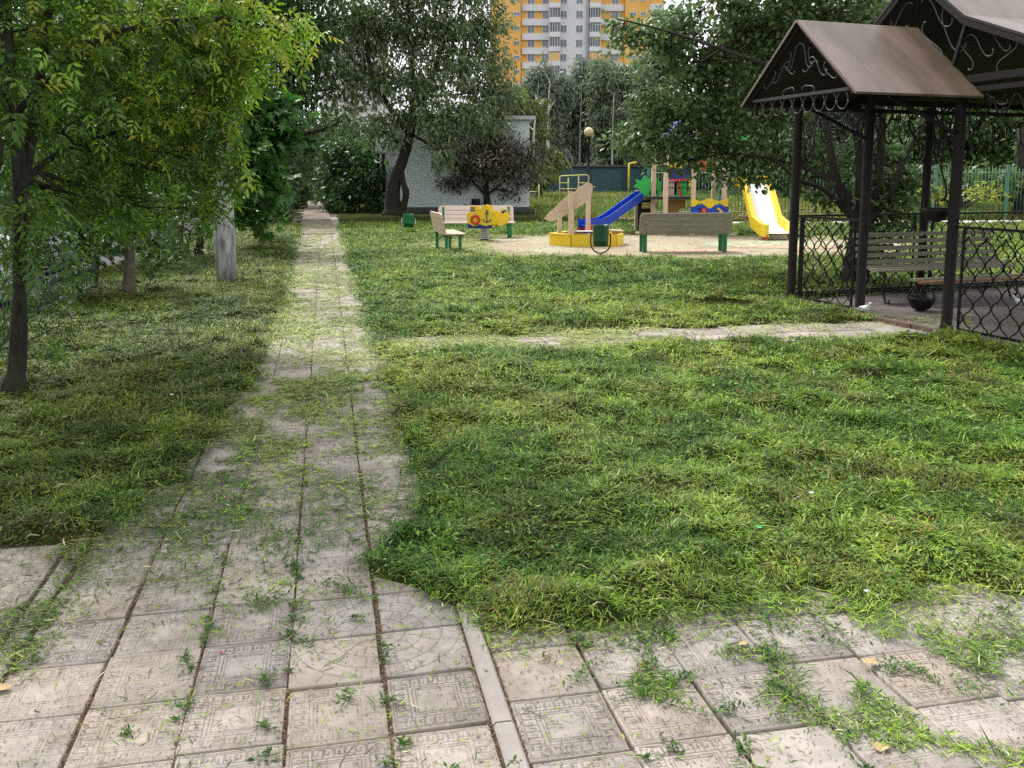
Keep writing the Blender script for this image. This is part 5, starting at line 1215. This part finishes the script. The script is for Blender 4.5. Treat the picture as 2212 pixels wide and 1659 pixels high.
# blue slide to the left
def slide(name, P, wv, hgt, m_side, m_bed, foot, thick=.03):
    """P list of bed centre points, wv half width vector"""
    wv = Vector(wv); a = MB(); n = len(P); P = [Vector(p) for p in P]
    for i in range(n - 1):
        A, B = P[i], P[i + 1]
        a.add([A - wv, B - wv, B + wv, A + wv], [(0, 1, 2, 3)], m_bed); a.add([A - wv - Vector((0, 0, .02)), B - wv - Vector((0, 0, .02)), B + wv - Vector((0, 0, .02)), A + wv - Vector((0, 0, .02))], [(3, 2, 1, 0)], m_side)
    bed = a.build(name, pt)
    for sg in (-1, 1):
        b_ = MB(); e = wv.normalized() * thick * sg
        for i in range(n - 1):
            A, B = P[i] + wv * sg, P[i + 1] + wv * sg; u0, u1 = Vector((0, 0, hgt)), Vector((0, 0, .09))
            vs = [A - u1, B - u1, B + u0, A + u0, A - u1 + e, B - u1 + e, B + u0 + e, A + u0 + e]
            b_.add(vs, [(0, 1, 2, 3), (7, 6, 5, 4), (3, 2, 6, 7), (0, 4, 5, 1)] + ([(0, 3, 7, 4)] if i == 0 else []) + ([(1, 5, 6, 2)] if i == n - 2 else []), m_side)
        b_.build('side_wall', bed)
    for sg in (-1, 1):
        f_ = MB(); A = P[-1] + wv * sg; o = wv.normalized() * .045 * sg; dd = (P[-1] - P[-2]); dd.z = 0; dd.normalize()
        M = Matrix((dd, Vector((-dd.y, dd.x, 0)), Vector((0, 0, 1)))).transposed().to_4x4(); M.translation = A + o - dd * .14; zf = -A.z
        f_.prism([(-.14, zf + .02), (.12, zf + .02), (.15, zf + .12), (.12, .02), (-.02, .05), (-.14, -.0)], .04, foot, M); f_.build('foot', bed)
    return bed
slide('blue_slide', [(lx(1394), .35, 1.03), (lx(1380), .3, 1.0), (lx(1310), .0, .38), (lx(1292), -.08, .27), (lx(1254), -.25, .25)], (-.07, .24, 0), .16, M_BLUE, M_BLUE, M_RED)
ye = gp(1683, 519)
o_ = Vector((tx(1440), YT, 0))
slide('yellow_slide', [(lx(1606), -.1, 1.44), (lx(1622), -.35, 1.38), (ye.x - o_.x - .12, ye.y - YT + .75, .36), (ye.x - o_.x - .02, ye.y - YT + .35, .2), (ye.x - o_.x + .02, ye.y - YT, .17)], (.30, .05, 0), .22, M_YEL, M_WHITE, M_RED, .12)
# green crocodile head board at top of the blue slide
a = MB(); gpoly = [(1388, 430), (1395, 424), (1384, 415), (1378, 405), (1366, 402), (1374, 395), (1370, 385), (1384, 388), (1390, 376), (1399, 386), (1414, 380), (1426, 392), (1424, 425), (1410, 428), (1402, 422), (1396, 430)]
a.prism([(lx(x), zz_(y + 2) + .0) for x, y in gpoly], .04, M_GRN, Matrix.Translation((0, .05, 0))); a.build('crocodile_board', pt)
a = MB(); a.prism([(lx(1400), zz_(419)), (lx(1418), zz_(417)), (lx(1418), zz_(411)), (lx(1402), zz_(412))], .05, M_DARK, Matrix.Translation((0, .045, 0))); a.build('mouth_slot', pt)
a = MB(); a.tube([(lx(1364), .8, 1.2), (lx(1364), .8, 1.95), (lx(1380), .8, 1.98)], .03, M_YEL, 8); a.build('grab_bar', pt); a = MB(); a.tube([(lx(1500), .8, 1.0), (lx(1500), .8, 1.45)], .03, M_YEL, 8); a.build('grab_bar', pt)
a = MB(); a.prism([(lx(1596), .45), (lx(1632), .5), (lx(1632), .22)], .04, M_RED, Matrix.Translation((.15, .1, 0))); a.box((lx(1612), .1, .48), (.5, .2, .03), M_STEEL); a.build('red_seat', pt)

# ---------------------------------------------------------------- LAMP, CLIMBING FRAMES, FENCES
lb = gp(1270, 448)
lp = thing('park_lamp', 'black park lamp with a cream globe on top', 'lamp', lb)
a = MB(); a.lathe([(.11, 0), (.11, .95), (.1, 1.0), (.05, 1.02), (.045, 3.5), (.09, 3.52), (.09, 3.58), (.0, 3.58)], M_IRON, n=16); a.build('pole', lp)
a = MB(); a.lathe([(.24 * sin(t_), -.24 * cos(t_)) for t_ in np.linspace(.25, pi, 14)], M_GLOBE, (0, 0, 3.8), 24); a.build('globe', lp)
def frame(name, label, loc, segs, m, r=.03, rz=0):
    a = MB()
    for p in segs: a.tube(p, r, m, 6)
    o = a.build(name, None, loc); o.rotation_euler = (0, 0, rz); return tag(o, label, 'climbing frame')
cf = Vector((tx(1238, 46), 46, 0))
frame('climbing_frame', 'pale yellow tube climbing frame beside the lamp', cf, [[(-.7, 0, 0), (-.7, 0, 1.55), (-.6, 0, 1.6), (.65, 0, 1.65), (.75, 0, 1.6), (.75, 0, 0)], [(.25, 0, .5), (.25, 0, 1.62)], [(-.25, .3, .4), (-.25, .3, 1.5)], [(-.7, 0, 1.25), (-.2, .1, 1.25)], [(-.7, 0, .95), (.75, 0, .95)], [(.25, 0, 1.25), (.75, 0, 1.25)], [(.2, 0, 1.05), (1.1, .2, 1.05)], [(.9, .2, 0), (.9, .2, 1.0)], [(.3, 0, .55), (.75, 0, .55)]], M_YELP)
frame('climbing_frame', 'low pale yellow bar frame right of the hut', Vector((tx(1150, 50), 50, 0)), [[(-.25, 0, 0), (-.25, 0, 1.0)], [(.35, 0, 0), (.35, 0, 1.15)], [(-.25, 0, .75), (.35, 0, .75)]], M_YELP)
# green mesh fence right background
ff = thing('mesh_fence', 'green metal picket fence behind the gazebo', 'fence', (tx(1930, 33), 33, 0))
for k_ in range(8):
    a = MB(); x = -9 + k_ * 2.6; a.box((x, 0, 1.0), (.1, .1, 2.0), M_GREENF if 'M_GREENF' in globals() else mat('fence_green', (.06, .17, .11), .5, .15, 6)); a.build('post', ff)
M_GREENF = mat('fence_green', (.06, .17, .11), .5)
a = MB()
for i in range(150): a.tube([(-9 + i * .122, .02, .1), (-9 + i * .122, .02, 1.9 + .05 * sin(i))], .011, M_GREENF, 4)
a.tube([(-9, .02, .3), (9.2, .02, .3)], .018, M_GREENF, 4); a.tube([(-9, .02, 1.7), (9.2, .02, 1.7)], .018, M_GREENF, 4); a.build('pickets', ff)
# low green fences on the left strip
def low_fence(label, q, p0, p1):
    c = qp(q, p0); t = thing('low_fence', label, 'fence', c, PSI, 'low green fences along the road')
    L = p1 - p0; a = MB()
    mf = mat('faded_green', (.07, .13, .095), .7, .3, 10)
    a.tube([(0, 0, .5), (0, L, .5)], .014, mf, 6); a.tube([(0, 0, .1), (0, L, .1)], .012, mf, 6); a.build('rail', t)
    for y in (0, L): a = MB(); a.tube([(0, y, 0), (0, y, .6)], .022, mf, 8); a.build('post', t)
    a = MB(); k = int(L / .11)
    for i in range(1, k):
        y = i * L / k
        if i % 2: a.tube([(0, y, .1), (0, y, .5)], .007, mf, 4)
        else: P = lambda u, z, y=y: Vector((0, y + u, z)); scroll(a, P, (0, .45), (0, .15), mf, 'S', 8, 2, 1, .007, 16, 4)
    a.build('bars', t)
low_fence('low scrolled green fence beside the near big tree', -3.2, 10.9, 13.6); low_fence('low green fence section nearest the camera', -3.2, 7.9, 10.6); low_fence('low green fence section left of the concrete pole', -3.2, 18.5, 21.5)

# ---------------------------------------------------------------- PARKED CARS
def car(label, q, p, col, rz_off=0, name='parked_car'):
    c = qp(q - 2.1, p); t = thing(name, label, 'car', c, PSI + rz_off, 'cars parked along the road')
    mp_ = mat('paint_' + '_'.join('%d' % (v * 100) for v in col), col, .25, .03, 2, spec=.6)
    W = 1.72
    def tri(x, z, fx):   # section taper
        return fx
    prof_b = [(-2.1, .32), (-2.12, .62), (-2.0, .86), (-1.2, .93), (.75, .93), (1.75, .82), (2.08, .66), (2.12, .42), (2.05, .28), (1.75, .25), (1.68, .46), (1.45, .6), (1.2, .6), (.98, .46), (.9, .24), (-.92, .24), (-1.0, .46), (-1.22, .6), (-1.46, .6), (-1.7, .46), (-1.76, .25)]
    a = MB(); n = len(prof_b)
    vs = [(x * .97, -W / 2, z) for x, z in prof_b] + [(x, -W / 2 + .12, z) for x, z in prof_b] + [(x, W / 2 - .12, z) for x, z in prof_b] + [(x * .97, W / 2, z) for x, z in prof_b]
    fs = [tuple(range(n)), tuple(reversed(range(3 * n, 4 * n)))]
    for k in range(3): fs += [(k * n + i, (k + 1) * n + i, (k + 1) * n + (i + 1) % n, k * n + (i + 1) % n) for i in range(n)]
    a.add(vs, fs, mp_, False); a.build('body', t)
    gh = [(-1.75, .9), (-1.25, 1.36), (-.2, 1.45), (.35, 1.4), (1.1, .91)]
    m_ = len(gh); a = MB()
    vs = [(x, -W / 2 + .08 + .26 * (z - .9), z) for x, z in gh] + [(x, W / 2 - .08 - .26 * (z - .9), z) for x, z in gh]
    a.add(vs, [tuple(range(m_)), tuple(reversed(range(m_, 2 * m_)))] + [(i, i + m_, (i + 1) % m_ + m_, (i + 1) % m_) for i in range(m_)], mp_); a.build('roof', t)
    mg = mat('car_glass', (.02, .025, .03), .08, .1, 2)
    def gpan(P, nm='side_window'):
        a_ = MB(); a_.add(P, [tuple(range(len(P)))], mg); a_.build(nm, t)
    for sg in (-1, 1):
        y = lambda z: sg * (W / 2 - .08 - .26 * (z - .9) + .006)
        gpan([(x, y(z), z) for x, z in [(-1.5, .97), (-1.15, 1.3), (-.42, 1.37), (-.42, .97)]][::sg]); gpan([(x, y(z), z) for x, z in [(-.34, .97), (-.34, 1.37), (.3, 1.32), (.85, .97)]][::sg])
    yy = lambda z: W / 2 - .2 - .26 * (z - .9)
    gpan([(1.035 + .015, -yy(.97), .97), (1.05, yy(.97), .97), (.43, yy(1.35), 1.36), (.43, -yy(1.35), 1.36)], 'windscreen')
    gpan([(-1.69, -yy(.97), .97), (-1.31, -yy(1.32), 1.32), (-1.31, yy(1.32), 1.32), (-1.69, yy(.97), .97)], 'rear_window')
    for x in (-1.34, 1.33):
        for sg in (-1, 1):
            a = MB(); a.tube([(x, sg * (W / 2 - .2), .31), (x, sg * (W / 2 - .01), .31)], .31, M_DARK, 20, smooth=False); wh = a.build('wheel', t)
            a = MB(); a.tube([(x, sg * (W / 2 - .03), .31), (x, sg * (W / 2 + .004), .31)], .19, M_STEEL, 12, smooth=False); a.build('rim', wh)
    for sg in (-1, 1):
        a = MB(); a.box((2.03, sg * .62, .66), (.12, .32, .14), M_WHITE); a.build('headlight', t)
        a = MB(); a.box((-2.04, sg * .66, .72), (.1, .22, .2), M_RED); a.build('tail_light', t)
        a = MB(); a.box((.78, sg * (W / 2 + .06), .98), (.1, .16, .11), mp_); a.build('mirror', t)
    a = MB(); a.box((2.09, 0, .45), (.06, .9, .12), M_DARK); a.build('grille', t)
    return t
car('white parked car nearest, seen through the big tree', -3.6, 8.8, (.75, .75, .77)); car('white parked car second along the road behind the low fence', -3.7, 12.2, (.7, .72, .75)); car('grey parked car third along the road', -3.6, 15.6, (.3, .33, .37)); car('silver parked car showing its bonnet left of the pole', -3.2, 21.2, (.62, .63, .66)); car('white parked car farthest along the road', -3.6, 25.2, (.75, .75, .77))

# ---------------------------------------------------------------- LITTER AND FALLEN LEAVES
def flat(name, label, cat, px, py, size, m, z=.05, group=None, n=7):
    v = gp(px, py); a = MB(); pts = []
    for i in range(n):
        an = 2 * pi * i / n; r = size * random.uniform(.6, 1.1); pts.append((r * cos(an), r * .7 * sin(an), random.uniform(0, size * .35)))
    pts.append((0, 0, size * .3)); a.add(pts, [(i, (i + 1) % n, n) for i in range(n)], m)
    return tag(a.build(name, None, (v.x, v.y, z)), label, cat, group)
M_LY = mat('dry_leaf', (.42, .3, .13), .7, .3, 30); M_PAPER = mat('paper', (.75, .75, .75), .7, .05, 20)
flat('plastic_scrap', 'small green plastic scrap lying on the mown lawn', 'litter', 1635, 1168, .022, mat('green_plastic', (.03, .5, .2), .4), .06)
flat('paper_scrap', 'white paper scrap on the lawn above the green scrap', 'litter', 1752, 1090, .016, M_PAPER, .06)
flat('paper_scrap', 'white scrap at the lawn edge on the right', 'litter', 1872, 1293, .018, M_PAPER, .03)
flat('paper_scrap', 'pale scrap in the shaded grass left of the path', 'litter', 372, 870, .018, M_PAPER, .06)
flat('fallen_leaf', 'dry tan leaf on the right paving by the heap of cut grass', 'leaf', 1880, 1440, .035, M_LY, .012)
flat('fallen_leaf', 'dry leaf on the bottom right paving', 'leaf', 1900, 1620, .03, M_LY, .008)
flat('fallen_leaf', 'dry leaf lying at the left picture edge by the kerb', 'leaf', 8, 1492, .03, M_LY, .01)
flat('fallen_leaf', 'dry leaf in the clippings left of the tan one', 'leaf', 1605, 1398, .022, M_LY, .01)
flat('red_petal', 'tiny dark red petal on a paving tile', 'petal', 478, 1412, .01, mat('petal', (.25, .02, .04), .6), .006)
